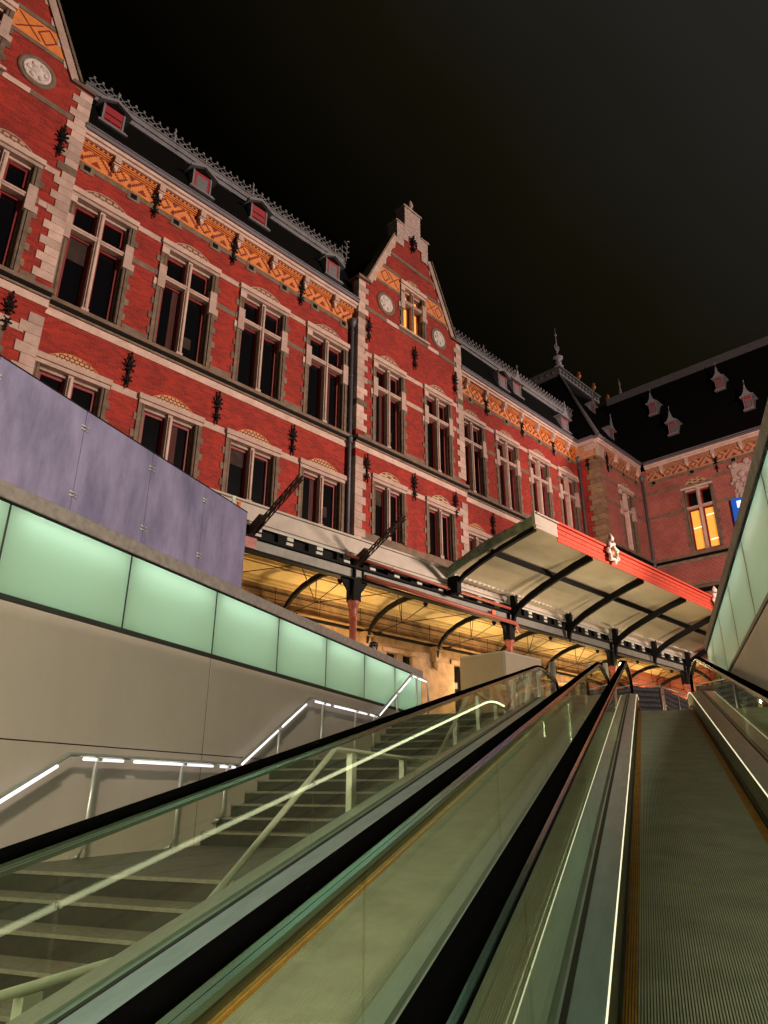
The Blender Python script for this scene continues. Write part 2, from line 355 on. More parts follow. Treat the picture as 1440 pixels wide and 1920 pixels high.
# ================================================================ TRAVELATORS
def zz(y):
    if y <= YC-.8: return T*y
    if y >= YC+.8: return T*YC
    u = (y-(YC-.8))/1.6; return T*(YC-.8) + T*1.6*(u-u*u/2)
YS = [-4.6, 0, 2, 4, 6, 8, 10, 12, 14.3] + [14.3+.2*k for k in range(1, 9)] + [16.4]
def sweep(mb, prof, ys=YS, mi=0, mis=None, smooth=False, dy=None):
    i = len(mb.v); n = len(prof)
    for y in ys:
        for x, dz in prof: mb.v.append((x, y, zz(y)+dz))
    for k in range(len(ys)-1):
        for j in range(n):
            j2 = (j+1) % n
            mb.f.append((i+k*n+j, i+k*n+j2, i+(k+1)*n+j2, i+(k+1)*n+j)); mb.m.append(mis[j] if mis else mi); mb.sm.append(smooth)
    mb.f.append(tuple(i+j for j in range(n))); mb.m.append(mi); mb.sm.append(False)
    mb.f.append(tuple(i+(len(ys)-1)*n+j for j in reversed(range(n)))); mb.m.append(mi); mb.sm.append(False)
def rect(x0, x1, d0, d1): return [(x0, d0), (x1, d0), (x1, d1), (x0, d1)]
YE = 17.5; RN = .30
def rail_path():
    p = [(y, zz(y)-.614) for y in YS if y < 15.95] + [(YE, zz(YE)-.614)]
    cy, cz = YE, zz(YE)-.614-RN
    for k in range(1, 13):
        a = math.pi*k/12; p.append((cy+RN*math.sin(a), cz+RN*math.cos(a)))
    p.append((YE-.6, cz-RN))
    return p
def handrail(mb, x):
    prof = [(-.037, -.010), (-.033, .006), (-.020, .015), (0, .018), (.020, .015), (.033, .006), (.037, -.010), (.031, -.020), (-.031, -.020)]
    P = rail_path(); i = len(mb.v); n = len(prof)
    for k, (y, z) in enumerate(P):
        a = P[max(k-1, 0)]; b = P[min(k+1, len(P)-1)]; d = math.hypot(b[0]-a[0], b[1]-a[1]); ny, nz = -(b[1]-a[1])/d, (b[0]-a[0])/d
        for u, v in prof: mb.v.append((x+u, y+ny*v, z+nz*v))
    for k in range(len(P)-1):
        for j in range(n):
            j2 = (j+1) % n; mb.f.append((i+k*n+j, i+k*n+j2, i+(k+1)*n+j2, i+(k+1)*n+j)); mb.m.append(0); mb.sm.append(True)
    mb.f.append(tuple(i+j for j in range(n))); mb.m.append(0); mb.sm.append(False)
    mb.f.append(tuple(i+(len(P)-1)*n+j for j in range(n))); mb.m.append(0); mb.sm.append(False)
def glass_poly(y0, y1):
    up = [(y, zz(y)-.66) for y in YS if y0 <= y < 15.95] + [(YE, zz(YE)-.66)]
    if y1 < YE:
        up = [(y0, zz(y0)-.66)] + [(y, zz(y)-.66) for y in YS if y0 < y < y1] + [(y1, zz(y1)-.66)]
        lo = [(y1, zz(y1)-1.26)] + [(y, zz(y)-1.26) for y in reversed(YS) if y0 < y < y1] + [(y0, zz(y0)-1.26)]
        return up+lo
    up = [(y0, zz(y0)-.66)] + [q for q in up if q[0] > y0]
    cz = zz(YE)-.66-.255
    for k in range(1, 9):
        a = math.pi*k/9; up.append((YE+.255*math.sin(a), cz+.255*math.cos(a)))
    up.append((YE-.1, zz(YE)-1.18))
    lo = [(16.9, zz(YE)-1.26)] + [(y, zz(y)-1.26) for y in reversed(YS) if y > y0 and y < 16.8] + [(y0, zz(y0)-1.26)]
    return up+lo
def travelator(name, label, xl, xr, b0, b1, outerL, outerR, lit=(.012, .012)):
    t = thing(name, label, 'moving walkway', (.5*(xl+xr), 0, -2.7), 0, 'moving walkways up to the street')
    mb = MB()
    pitch = .0125; n = int((b1-b0)/pitch); prof = []; mis = []
    for k in range(n):
        x = b0+k*pitch; edge = (k < 5 or k >= n-5); mt = 2 if edge else 0
        prof += [(x, -1.588), (x+.0015, -1.580), (x+.0075, -1.580), (x+.009, -1.588)]; mis += [mt, mt, mt, 1]
    prof += [(b1, -1.62), (b0, -1.62)]; mis += [1, 1]
    mis = mis[:len(prof)]
    sweep(mb, prof, mis=mis, mi=1); mb.build('belt', ['ridge', 'groove', 'yellow'], t, world=True)
    for sgn, xg, xb in ((-1, xl, b0), (1, xr, b1)):
        k = MB(); handrail(k, xg); k.build('handrail', 'rubber', t, world=True)
        k = MB(); sweep(k, rect(xg-.026, xg+.026, -.655, -.637), [y for y in YS if y < 15.95]+[YE]); sweep(k, rect(xg-.047, xg-.008, -.672, -.656), [y for y in YS if y < 15.95]+[YE]); sweep(k, rect(xg+.008, xg+.047, -.672, -.656), [y for y in YS if y < 15.95]+[YE])
        k.build('rail_guide', 'polish', t, world=True)
        seg = [-4.6, -1.9, .2, 2.3, 4.4, 6.5, 8.6, 10.7, 12.8, YE]
        for a, b in zip(seg[:-1], seg[1:]):
            k = MB(); k.prism(glass_poly(a+.006, b-.006 if b < YE else b), xg-.006, xg+.006, lambda u, v, q: (q, u, v)); k.build('glass_panel', 'glass', t, world=True)
        k = MB(); prof = [(xg+sgn*.02, -1.235), (xg-sgn*.02, -1.235), (xb+sgn*.02, -1.258), (xb-sgn*.007, -1.262), (xb-sgn*.007, -1.271), (xg+sgn*.02, -1.30)]
        sweep(k, prof); sweep(k, [(xg-sgn*.012, -1.232), (xg-sgn*.034, -1.232), (xg-sgn*.034, -1.250), (xg-sgn*.012, -1.250)], mi=1); k.build('inner_deck', ['deck', 'groove'], t, world=True)
        lh = lit[0 if sgn < 0 else 1]; k = MB(); sweep(k, [(xb+sgn*.010, -1.273), (xb-sgn*.003, -1.273), (xb-sgn*.003, -1.273-abs(lh)), (xb+sgn*.010, -1.273-abs(lh))])
        if 0 < lh < .02:
            k = MB(); sweep(k, rect(min(xb-sgn*.0075, xb-sgn*.012), max(xb-sgn*.0075, xb-sgn*.012), -1.273, -1.260))  # glowing nose strip drawn as the lip's metal highlight
        k.build('light_strip', ('led' if lh < .02 else 'led_b') if lh > 0 else 'polish', t, world=True)
        k = MB(); sweep(k, rect(min(xb+sgn*.003, xb+sgn*.03), max(xb+sgn*.003, xb+sgn*.03), -1.62, -1.31)); sweep(k, rect(min(xb-sgn*.012, xb+sgn*.002), max(xb-sgn*.012, xb+sgn*.002), -1.53, -1.505), mi=1); sweep(k, rect(min(xb+sgn*.011, xb+sgn*.03), max(xb+sgn*.011, xb+sgn*.03), -1.309, -1.272))
        k.build('skirt', ['skirt', 'groove'], t, world=True)
    if outerL is not None:
        k = MB(); sweep(k, [(outerL, -1.25), (xl-.021, -1.22), (xl-.021, -1.31), (outerL+.02, -1.31), (outerL+.02, -2.5), (outerL, -2.5)]); k.build('outer_cladding', 'steel', t, world=True)
    if outerR is not None:
        k = MB(); sweep(k, [(xr+.021, -1.23), (outerR, -1.25), (outerR, -1.31), (xr+.021, -1.31)]); k.build('outer_cladding', 'steel', t, world=True)
    k = MB(); k.box(b0, b1, 15.95, 16.34, ST-.02, ST+.012); k.build('comb_plate', 'steel_m', t, world=True)
    return t
travelator('moving_walkway', 'right-hand moving walkway whose ribbed belt fills the lower right, yellow edges', -.42, .90, -.28, .70, -.671, None)
travelator('moving_walkway', 'left-hand moving walkway with black handrails between the stairs and the ribbed belt', -2.12, -.92, -1.98, -1.06, -2.30, -.674, (-.02, .035))

# ================================================================ STAIRS
st = thing('staircase', 'dark granite stairs with landings between the beige wall and the glass balustrade', 'staircase', (-3.8, 0, -2.7))
XA, XB = -5.6, -2.32
run, rise = .30, .15
def flight(ytop, ztop, n=7):
    k = MB(); poly = []
    y, z = ytop, ztop
    pts = [(y+.02, z-.012)]
    for i in range(n):
        pts.append((y, z-.012)); pts.append((y, z-rise-.012)); z -= rise; y -= run
    pts[-1] = (pts[-1][0], pts[-1][1])
    pts += [(pts[-1][0], pts[-1][1]-.25), (ytop+.02, ztop-.5)]
    k.prism(pts, XA+.28, XB, lambda u, v, q: (q, u, v))
    y, z = ytop, ztop
    for i in range(n):
        k.box(XA+.28, XB, y-.012, y+(.028 if i == 0 else .29), z-.026, z, 1)
        z -= rise; y -= run
    o = k.build('flight', ['stair', 'nosing'], st, world=True)
    # stringer against the wall
    s_ = MB(); y0 = ytop-run*(n-1); z0 = ztop-rise*n
    s_.prism([(y0-.3, z0-.2), (ytop+.25, ztop-.25), (ytop+.25, ztop+.02), (ytop+.05, ztop+.10), (y0-.25, z0+.12), (y0-.45, z0+.02)], XA, XA+.27, lambda u, v, q: (q, u, v))
    s_.build('stringer', 'stringer', st, world=True)
def landing(y0, y1, z):
    k = MB(); k.box(XA, XB, y0+.03, y1, z-.25, z)
    for j in range(1, 4): k.box(XA+.3+j*.75, XA+.306+j*.75, y0+.05, y1-.01, z, z+.001, 1)
    k.build('landing', ['landing', 'joint'], st, world=True)
flight(14.45, 1.5); landing(9.7, 12.65, .45); flight(9.7, .45); landing(4.95, 7.9, -.60); flight(4.95, -.6); landing(.2, 3.15, -1.65); flight(.2, -1.65)
k = MB(); k.box(XA, XB, 14.48, 16.35, 1.2, ST+.004); k.build('landing', 'landing', st, world=True)
# stair handrails
def stair_rail(label, x, side, leds):
    t = thing('stair_handrail', label, 'handrail', (x, 0, -2), 0, 'handrails of the granite stairs')
    H = .92; pts = [(-.6, -1.65+H), (3.55, -1.65+H), (5.50, -.6+H), (8.35, -.6+H), (10.25, .45+H), (13.05, .45+H), (15.0, 1.5+H), (16.0, 1.5+H), (16.1, 1.5+H-.08), (16.1, 1.5)]
    X_ = x
    def xa(y): return X_ if side > 0 else -5.502+.02846*y+.15
    k = MB(); k.tube([(xa(y), y, z) for y, z in pts], .022, n=10); k.build('rail', 'steel_m' if side < 0 else 'rail_pale', t, world=True)
    for y in (1.2, 2.6, 5.85, 7.2, 8.1, 9.35, 10.7, 12.0, 12.85, 14.1, 15.3):
        for a, b in zip(pts[:-1], pts[1:]):
            if a[0] <= y <= b[0]: z = a[1]+(b[1]-a[1])*(y-a[0])/(b[0]-a[0]); break
        zf = -1.65 if y < 3.3 else (-.6-(4.95-y)*.5 if y < 4.95 else (-.6 if y < 8 else (.45-(9.7-y)*.5 if y < 9.7 else (.45 if y < 12.7 else 1.5-max(0, 14.45-y)*.5))))
        k = MB(); x = xa(y)
        if side < 0: k.tube([(x, y, z-.03), (x, y, zf+.12), (x-.05, y, zf+.02), (x-.16, y, zf+.0)], .02, n=8); k.box(x-.05, x+.05, y-.03, y+.03, z-.05, z-.02)
        else: k.box(x-.025, x+.025, y-.05, y+.05, zf-.02, z-.02)
        k.build('post', 'steel_m' if side < 0 else 'rail_pale', t, world=True)
    if leds:
        for a, b in zip(pts[1:7], pts[2:8]):
            n = 3 if b[1] == a[1] else 2
            fr = {3: [(.06, .25), (.31, .80), (.86, .97)], 2: [(.04, .50), (.56, .93)]}[n]
            for f0, f1 in fr:
                k = MB(); k.tube([(xa(a[0]+(b[0]-a[0])*f)+.012, a[0]+(b[0]-a[0])*f, a[1]+(b[1]-a[1])*f-.038) for f in (f0, f1)], .015, n=8); k.build('tube_lamp', 'rail_led', t, world=True)
stair_rail('steel handrail with glowing tube lamps along the beige wall', -5.17, -1, True)
stair_rail('plain steel handrail seen through glass on right edge of the stairs', -2.47, 1, False)

# ================================================================ RETAINING WALLS
def wall_frame(az, d, left):
    a = R(az); D = Vector((math.sin(a), math.cos(a), 0)); Nn = Vector((math.cos(a), -math.sin(a), 0)) * (1 if left else -1)
    return D, Nn, Nn*(-d)
def build_wall(name, label, az, d, left, joints, cj, yend, ystart, zlow):
    D, Nn, base = wall_frame(az, d, left)
    rz = math.atan2(D.y, D.x)
    t = thing(name, label, 'wall', tuple(base+Vector((0, 0, 0))), rz)
    # local: x along, y: for left wall +y = away from camera (left); for right wall flip
    sg = 1 if left else -1
    def bx(k, x0, x1, n0, n1, z0, z1, mi=0): k.box(x0, x1, min(sg*n0, sg*n1), max(sg*n0, sg*n1), z0, z1, mi)  # n: depth behind face
    k = MB(); bx(k, ystart, yend, .16, .50, zlow, 1.60); bx(k, ystart, yend, .44, .50, 1.60, 2.48); bx(k, yend-.06, yend, .02, .44, 1.6, 2.48); k.build('core', 'coping', t)
    k = MB(); bx(k, ystart, yend-.06, .425, .438, 1.60, 2.48); bx(k, ystart, yend-.06, .03, .425, 1.601, 1.612); k.build('cavity_lining', 'cavity', t)
    js = [ystart]+joints+[yend-.02]
    for a, b in zip(js[:-1], js[1:]):
        k = MB(); bx(k, a+.008, b-.008, 0, .012, 1.655, 2.498); k.build('glass_panel', 'frost', t)
        k = MB(); bx(k, a+.14, b-.14, .15, .22, 2.43, 2.46); k.build('tube_lamp', 'wall_led', t)
    k = MB(); bx(k, ystart, yend, -.012, .05, 1.600, 1.650); k.build('channel', 'joint', t)
    for a in joints: 
        k = MB(); bx(k, a-.011, a+.011, -.002, .07, 1.652, 2.478); k.build('mullion', 'joint', t)
    cs = [ystart]+cj+[yend]
    for a, b in zip(cs[:-1], cs[1:]):
        for z0, z1 in ((zlow, -.9), (-.892, .415), (.423, 1.598)):
            k = MB(); bx(k, a+.008, b-.008, 0, .02, z0+.002, z1-.002); k.build('cladding_panel', 'clad', t)
    k = MB(); bx(k, ystart, yend, .021, .155, zlow, 1.60); k.build('joint_backing', 'joint', t)
    for a in cj:
        k = MB(); bx(k, a-.0075, a+.0075, .003, .0205, zlow, 1.597); k.build('joint_seal', 'joint', t)
    k = MB(); bx(k, ystart, yend+.03, -.03, .56, 2.50, 2.66); k.build('coping', 'coping', t, bevel=.008)
    k = MB(); bx(k, ystart, yend+.01, -.02, .0, 2.478, 2.499); k.build('edge_trim', 'black', t)
    return t, bx
wl, bxl = build_wall('retaining_wall', 'beige panelled wall with glowing green glass band beside the stairs', 1.63, 5.5, True, [1.0, 2.65, 4.3, 5.95, 7.62, 9.27, 10.92, 12.57, 14.2], [1.0, 4.3, 7.62, 10.92, 14.2], 15.95, -6, -3)
wr, bxr = build_wall('retaining_wall', 'wall with glowing green glass band rising at the right edge of the photo', 0, 1.09, False, [.66, 2.46, 4.26, 6.06, 7.86, 9.66, 11.46, 13.2], [.66, 4.26, 7.86, 11.46], 14.6, -6, -3)
# lilac sheet-metal hoarding on the coping
hd = thing('metal_hoarding', 'lilac grey sheet metal hoarding on top of the beige wall', 'hoarding', wl.location, wl.rotation_euler[2])
sj = [-1.2, 1.0, 2.9, 3.9, 5.03, 6.13, 7.22, 8.27]
for a, b in zip(sj[:-1], sj[1:]):
    k = MB(); k.box(a+.004, b-.004, .06, .085, 2.662, 3.87); k.build('sheet_panel', 'purple', hd)
    for z in (2.88, 3.66):
        k = MB()
        for dz in (-.02, .02): 
            k.tube([(b-.045, .052, z+dz), (b+.04, .052, z+dz)], .007, n=6); k.lathe([(.012, 0), (.012, .012)], (b-.04, .058, z+dz), 8, axis='y'); k.lathe([(.012, 0), (.012, .012)], (b+.035, .058, z+dz), 8, axis='y')
        if b < 8: k.build('clamp', 'steel_m', hd)
k = MB(); k.box(-1.2, 8.27, .055, .125, 3.871, 3.885); k.build('top_edge', 'black', hd)
for a in sj[1:]:
    k = MB(); k.box(a-.03, a-.005, .087, .14, 2.662, 3.868); k.build('stiffener', 'purple', hd)
def cup(name, label, cat, x, mt, r, h):
    o = MB().lathe([(r*.8, 0), (r, h*.92), (r*1.08, h*.93), (r*1.05, h), (r*.6, h*1.01)], (0, 0, 0), 14).build(name, mt)
    p = Matrix.Rotation(wl.rotation_euler[2], 4, 'Z') @ Vector((x, .09, 3.886)) + Vector(wl.location)
    o.location = p; o['label'] = label; o['category'] = cat
cup('paper_cup', 'white paper cup left on the far end of the hoarding', 'cup', 7.93, 'cup_white', .032, .12)
cup('drinks_can', 'small orange can beside the white cup on the hoarding', 'can', 8.07, 'cup_orange', .030, .085)

# ================================================================ STATION BUILDING
def ST_(name, label, cat, group=None): return thing(name, label, cat, tuple(ORG), ROTB, group)
bd = ST_('station_building', 'long red brick station range with stone cross windows, two gables and orange frieze', 'building')
def wall_holes(x0, x1, z0, z1, holes, th=.5, outline=None):
    k = MB(); xs = sorted({x0, x1, *[h[0] for h in holes], *[h[1] for h in holes]}); zs = sorted({z0, z1, *[h[2] for h in holes], *[h[3] for h in holes]})
    def solid(i, j):
        if i < 0 or j < 0 or i >= len(xs)-1 or j >= len(zs)-1: return False
        cx, cz = (xs[i]+xs[i+1])/2, (zs[j]+zs[j+1])/2
        return not any(h[0] < cx < h[1] and h[2] < cz < h[3] for h in holes)
    for i in range(len(xs)-1):
        for j in range(len(zs)-1):
            if not solid(i, j): continue
            a, b, c, d = xs[i], xs[i+1], zs[j], zs[j+1]
            k.face([(a, 0, c), (b, 0, c), (b, 0, d), (a, 0, d)]); k.face([(a, th, c), (a, th, d), (b, th, d), (b, th, c)])
            if not solid(i-1, j): k.face([(a, 0, c), (a, 0, d), (a, th, d), (a, th, c)])
            if not solid(i+1, j): k.face([(b, 0, c), (b, th, c), (b, th, d), (b, 0, d)])
            if not solid(i, j-1): k.face([(a, 0, c), (a, th, c), (b, th, c), (b, 0, c)])
            if not solid(i, j+1): k.face([(a, 0, d), (b, 0, d), (b, th, d), (a, th, d)])
    return k
_wc = {}
def window(parent, x, n, z, W, H, zt, arch='arch_pale', rotz=0, lit=None, teeth=True, hood=True, jw=.29, var=None):
    """n = how far the wall plane stands out; zt = transom height or None"""
    if var is None: var = (int(x*7.3)+int(z*3)) % 4
    if lit: var = 0
    key = (W, H, zt, arch, lit, teeth, hood, jw, var)
    if key not in _wc:
        k = MB(); h = W/2
        for s in (-1, 1):
            a, b = sorted((s*h, s*(h-.13))); k.box(a, b, -.05, .38, 0, H-.2, 1)
            k.tube([(s*(h-.19), .02, .1), (s*(h-.19), .02, H-.34)], .055, 1, n=8)
            a, b = sorted((s*(h-.13), s*(h-jw))); k.box(a, b, .10, .38, 0, H-.2, 1)
            if zt and hood:
                a, b = sorted((s*(h+.005), s*(h-.28))); k.box(a, b, -.085, .09, zt-.55, zt+.42, 0); k.box(a, b, -.095, .06, H-.62, H-.35, 0) if s < 0 else None
                a, b = sorted((s*h, s*(h+.13)))
                k.box(a, b, -.045, .02, zt-.52, zt-.25, 0)
            if teeth:
                zq = .35; q = 0
                while zq < H-.7:
                    a, b = sorted((s*(h-.01), s*(h+.10+.04*(q % 2)))); k.box(a, b, -.03, .03, zq, zq+.26, 1); zq += .62; q += 1
        k.box(-h-.04*hood, h+.04*hood, -.13 if hood else -.04, .12, H-.20, H, 0 if hood else 1); k.box(-h, h, -.07, .37, H-.34, H-.20, 0); k.box(-h+.13, h-.13, .12, .36, H-.45, H-.34, 0)
        k.box(-.085, .085, .0, .36, .0, H-.34, 0); k.box(-.12, .12, -.03, .3, 0, .16, 0); k.tube([(0, -.012, .16), (0, -.012, H-.45)], .05, 0, n=8)
        if zt: k.box(-h+.16, h-.16, -.02, .34, zt-.09, zt+.07, 0); k.box(-h+.2, h-.2, -.045, .1, zt+.0, zt+.065, 0)
        k.box(-h+.1, h-.1, -.0, .36, -.05, .03, 1)
        sh = MB(); pn = MB(); lt = MB(); tb = MB(); cu = MB(); bl = MB()
        zs = [(.03, zt-.09), (zt+.07, H-.45)] if zt else [(.03, H-.45)]
        for s in (-1, 1):
            for li, (a, b) in enumerate(zs):
                x0, x1 = sorted((s*.085, s*(h-jw))); f = .10
                sh.box(x0, x0+f, .22, .32, a, b); sh.box(x1-f, x1, .22, .32, a, b); sh.box(x0+f, x1-f, .22, .32, b-f, b); sh.box(x0+f, x1-f, .22, .32, a, a+f)
                (lt if lit and (lit == 'all' or li == 0) else pn).box(x0+f, x1-f, .29, .305, a+f, b-f)
                w0 = x1-x0-2*f
                if var == 1 and li == 0 and s > 0: cu.box(x0+f, x0+f+w0*.42, .27, .288, a+f, b-f)
                if var == 2 and s < 0 and li == 0: bl.box(x0+f, x1-f, .27, .288, a+f+(b-a)*.62, b-f)
                if var == 3 and li == 0 and s < 0: cu.box(x1-f-w0*.4, x1-f, .27, .288, a+f, b-f)
                if var == 3 and s > 0 and li == 0: bl.box(x0+f+.03, x0+f+w0*.55, .27, .288, a+f+.5, a+f+.95)
                if lit == 'low' and li == 0:
                    for q in ((.18, .82) if s > 0 else (.55,)):
                        tb.tube([(x0+f+.03, .27, a+f+(b-a-.2)*q), (x1-f-.02, .27, a+f+(b-a-.2)*(q+.012))], .018, n=6)
        ar = MB(); c = W*.34; rs = .34 if zt else .33; R_ = (c*c+rs*rs)/(2*rs); pts = []
        for q in range(13):
            th = math.asin(c/R_)*(1-2*q/12); pts.append((R_*math.sin(th), R_*math.cos(th)-(R_-rs)))
        ar.prism(pts, -.035, .02, lambda u, v, q: (u, q, v))
        rim = MB(); rim.tube([(u, -.04, v) for u, v in pts], .016, n=4)
        _wc[key] = (k.data('window', [M_ for M_ in ('stone', 'stone_dark')]), sh.data('sash', ['sash']), pn.data('pane', ['pane']) if pn.v else None, lt.data('lit_blind', ['lit']) if lt.v else None, tb.data('tube_lamp', ['tube']) if tb.v else None, ar.data('arch', [arch]), rim.data('arch_rim', ['stone' if arch != 'arch_orange' else 'orange']), cu.data('curtain', ['curtain']) if cu.v else None, bl.data('blind', ['blind']) if bl.v else None)
    d = _wc[key]
    w_ = link('window', d[0], parent, (x, -n, z), rotz)
    link('sash', d[1], w_)
    if d[2]: link('pane', d[2], w_)
    if d[3]: link('lit_blind', d[3], w_)
    if d[4]: link('tube_lamp', d[4], w_)
    if d[7]: link('curtain', d[7], w_)
    if d[8]: link('blind', d[8], w_)
    if arch: link('arch', d[5], w_, (0, 0, H+.005)); link('arch_rim', d[6], w_, (0, 0, H+.005))
    return w_
# wall anchors
def anchor_mesh():
    k = MB()
    k.box(-.035, .035, -.13, -.05, -.55, .55)
    def leaf(cx, cz, ang, L, W):
        d = Vector((math.cos(ang), math.sin(ang))); p = Vector((-d.y, d.x))
        pts = []
        for a, b in ((0, .15), (.3, .5), (.55, .18), (.8, .42), (1.0, 0), (.8, -.30), (.5, -.12), (.3, -.5), (0, -.15)): q = Vector((cx, cz)) + d*L*a + p*W*b; pts.append((q.x, q.y))
        k.prism(pts, -.17, -.11, lambda u, v, q: (u, q, v))
    leaf(0, .40, math.pi/2, .34, .16)
    for s in (-1, 1):
        b = math.pi/2
        leaf(0, .24, b-s*.7, .27, .14); leaf(0, .16, b-s*1.25, .25, .13); leaf(0, .06, b-s*2.0, .22, .12)
        leaf(0, -.36, b-s*.9, .18, .10); leaf(0, -.40, b-s*1.7, .19, .10)
    leaf(0, -.5, -math.pi/2, .24, .12)
    k.lathe([(.05, .05), (.07, .12), (.05, .18), (.01, .20)], (0, 0, .18), 8, axis='y'); k.box(-.03, .03, -.05, .02, -.03, .03); k.box(-.03, .03, -.05, .02, .3, .36); k.box(-.03, .03, -.05, .02, -.42, -.36)
    return k.data('wall_anchor', ['iron'])
anc = anchor_mesh()
def anchor(parent, x, n, z, rotz=0):
    o = link('wall_anchor', anc, parent, (x, -n, z), rotz); o.scale = (.80, .75, .95); return o
# ---- main walls
ZU, HU, ZTU = 14.36, 4.50, 2.93
ZL, HL = 9.70, 2.60
cw = [6.53, 9.95, 13.37, 16.80]; cr = [27.12, 30.35, 33.68, 36.95]
def hole(c, W, z, H): return (c-W/2+.03, c+W/2-.03, z, z+H-.1)
G = .3
def main_range(x0, x1, cs, wd):
    hs = [hole(c, wd, ZU, HU) for c in cs] + [hole(c, wd, ZL, HL) for c in cs]
    wall_holes(x0, x1, 7.0, 21.0, hs).build('brick_wall', 'brick', bd)
    for c in cs:
        window(bd, c, 0, ZU, wd, HU, ZTU); window(bd, c, 0, ZL, wd, HL, None, 'arch_orange')
    # horizontal bands between windows
    k = MB()
    ed = [x0]+[v for c in cs for v in (c-wd/2-.045, c+wd/2+.045)]+[x1]
    for a, b in zip(ed[::2], ed[1::2]):
        if b-a < .05: continue
        k.box(a, b, -.022, .05, ZU+HU-.23, ZU+HU-.01); k.box(a, b, -.016, .05, ZL+HL-.26, ZL+HL-.01)
        k.box(a, b, -.014, .05, ZU+ZTU-.10, ZU+ZTU+.12, 1); k.box(a, b, -.02, .05, ZU-.02, ZU+.24, 1)
    build_pieces(k, 'stone_band', ['stone', 'stone_dark'], bd)
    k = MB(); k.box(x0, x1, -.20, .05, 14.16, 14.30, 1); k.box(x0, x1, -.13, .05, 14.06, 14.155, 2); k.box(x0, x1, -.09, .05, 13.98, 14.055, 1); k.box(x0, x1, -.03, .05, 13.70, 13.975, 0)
    k.build('string_course', ['stone', 'stone_dark', 'black'], bd)
    frieze(bd, x0, x1, 'orange', 0)
def motif(k, x0, x1, z0, y):
    c = .070; u = 1.74
    def q(x, z, wd=1, h=1):
        a, b = x, x+c*wd
        if a < x0+.02 or b > x1-.02: return
        k.box(a, b, y-.012, y+.01, z, z+c*h*.96, 1)
    n0 = int(x0/u)-1
    for m in range(n0, int(x1/u)+2):
        cx = m*u+.75
        for j in range(7):      # big chevron
            q(cx-c*(8-j)*1.0, z0+.10+c*j, 1.5); q(cx+c*(7-j)*1.0, z0+.10+c*j, 1.5)
        for j in range(3): q(cx-c*(2.2-j*.8), z0+.10+c*j, 4.4-j*1.6)
        dx = cx+u/2
        for j in range(-3, 4):
            wv = 3-abs(j)
            q(dx-c*(wv+.5)-c*.3, z0+.30+c*j, 1.3); q(dx+c*(wv-.5)+c*.0, z0+.30+c*j, 1.3)
        for s in (-1, 1):
            for j in range(3): q(dx+s*.42-c*(2-j*.7), z0+.58-c*j, 4-j*1.4); q(dx+s*.36-c*(1-j*.4), z0+.06+c*j, 2-j*.6)
def frieze(parent, x0, x1, mt, n, rotz=0, loc=None, skip=()):
    y = 0
    k = MB(); k.box(x0, x1, -.03, .05, 20.08, 20.70, 0); motif(k, x0, x1, 20.09, -.03)
    for a, b, d, mi in ((20.70, 20.735, .075, 0), (20.74, 20.76, .05, 1), (20.765, 20.81, .11, 0), (20.815, 20.83, .08, 1), (20.835, 20.88, .13, 0), (20.885, 20.96, .10, 1)): k.box(x0, x1, -d, .05, a, b, mi)
    x = x0+.05
    while x < x1-.12: k.box(x, x+.085, -.15, -.10, 20.887, 20.955, 0); x += .17
    lo = loc or (0, -n, 0)
    k.build('frieze', [mt, 'motif'], parent, lo, rotz)
    k = MB(); k.box(x0, x1, -.018, .05, 19.87, 20.075); k.build('stone_band', ['stone_dark'], parent, lo, rotz)
    k = MB(); k.box(x0, x1, -.24, .3, 20.965, 21.10); k.box(x0, x1, -.31, .3, 21.105, 21.25); k.build('cornice', 'stone', parent, lo, rotz, bevel=.01)
    k = MB(); k.box(x0, x1, -.38, .3, 21.255, 21.40); k.box(x0, x1, -.41, .3, 21.405, 21.47, 1); k.build('gutter', ['gutter', 'lead'], parent, lo, rotz)
_br = None
def bracket(parent, x, n, rotz=0):
    global _br
    if not _br:
        k = MB(); k.box(-.11, .11, -.30, 0, 20.66-.0, 20.96); k.box(-.13, .13, -.24, 0, 20.60, 20.68); k.box(-.07, .07, -.20, 0, 20.45, 20.60); k.lathe([(.02, 0), (.06, .03), (.07, .08), (.03, .12)], (0, -.14, 20.36), 8)
        _br = k.data('bracket', ['stone'])
    return link('bracket', _br, parent, (x, -n, 0), rotz)
_vt = None
def vent(parent, x, n, rotz=0):
    global _vt
    if not _vt:
        k = MB()
        k.box(-.24, .24, -.03, .05, 19.68, 19.78); k.box(-.24, -.12, -.03, .05, 19.78, 20.0); k.box(.12, .24, -.03, .05, 19.78, 20.0); k.box(-.24, .24, -.03, .05, 20.0, 20.09); k.box(-.12, .12, -.024, .04, 19.78, 20.0, 1)
        _vt = k.data('vent', ['stone_dark', 'black'])
    return link('vent', _vt, parent, (x, -n, .02), rotz)
main_range(5.30, 18.35, cw, 2.40)
main_range(26.0, 38.6, cr, 2.25)
for i in range(8): vent(bd, 5.72+1.712*i, 0)
for i in range(7): bracket(bd, 6.59+1.74*i, 0)
for i in range(7): vent(bd, 27.05+1.712*i, 0); bracket(bd, 26.65+1.74*i, 0)
for x in (8.25, 11.68, 15.17): anchor(bd, x, 0, 20.15); anchor(bd, x, 0, 12.95)
for x in (28.5, 32.0, 35.45): anchor(bd, x, 0, 20.15); anchor(bd, x, 0, 12.95)
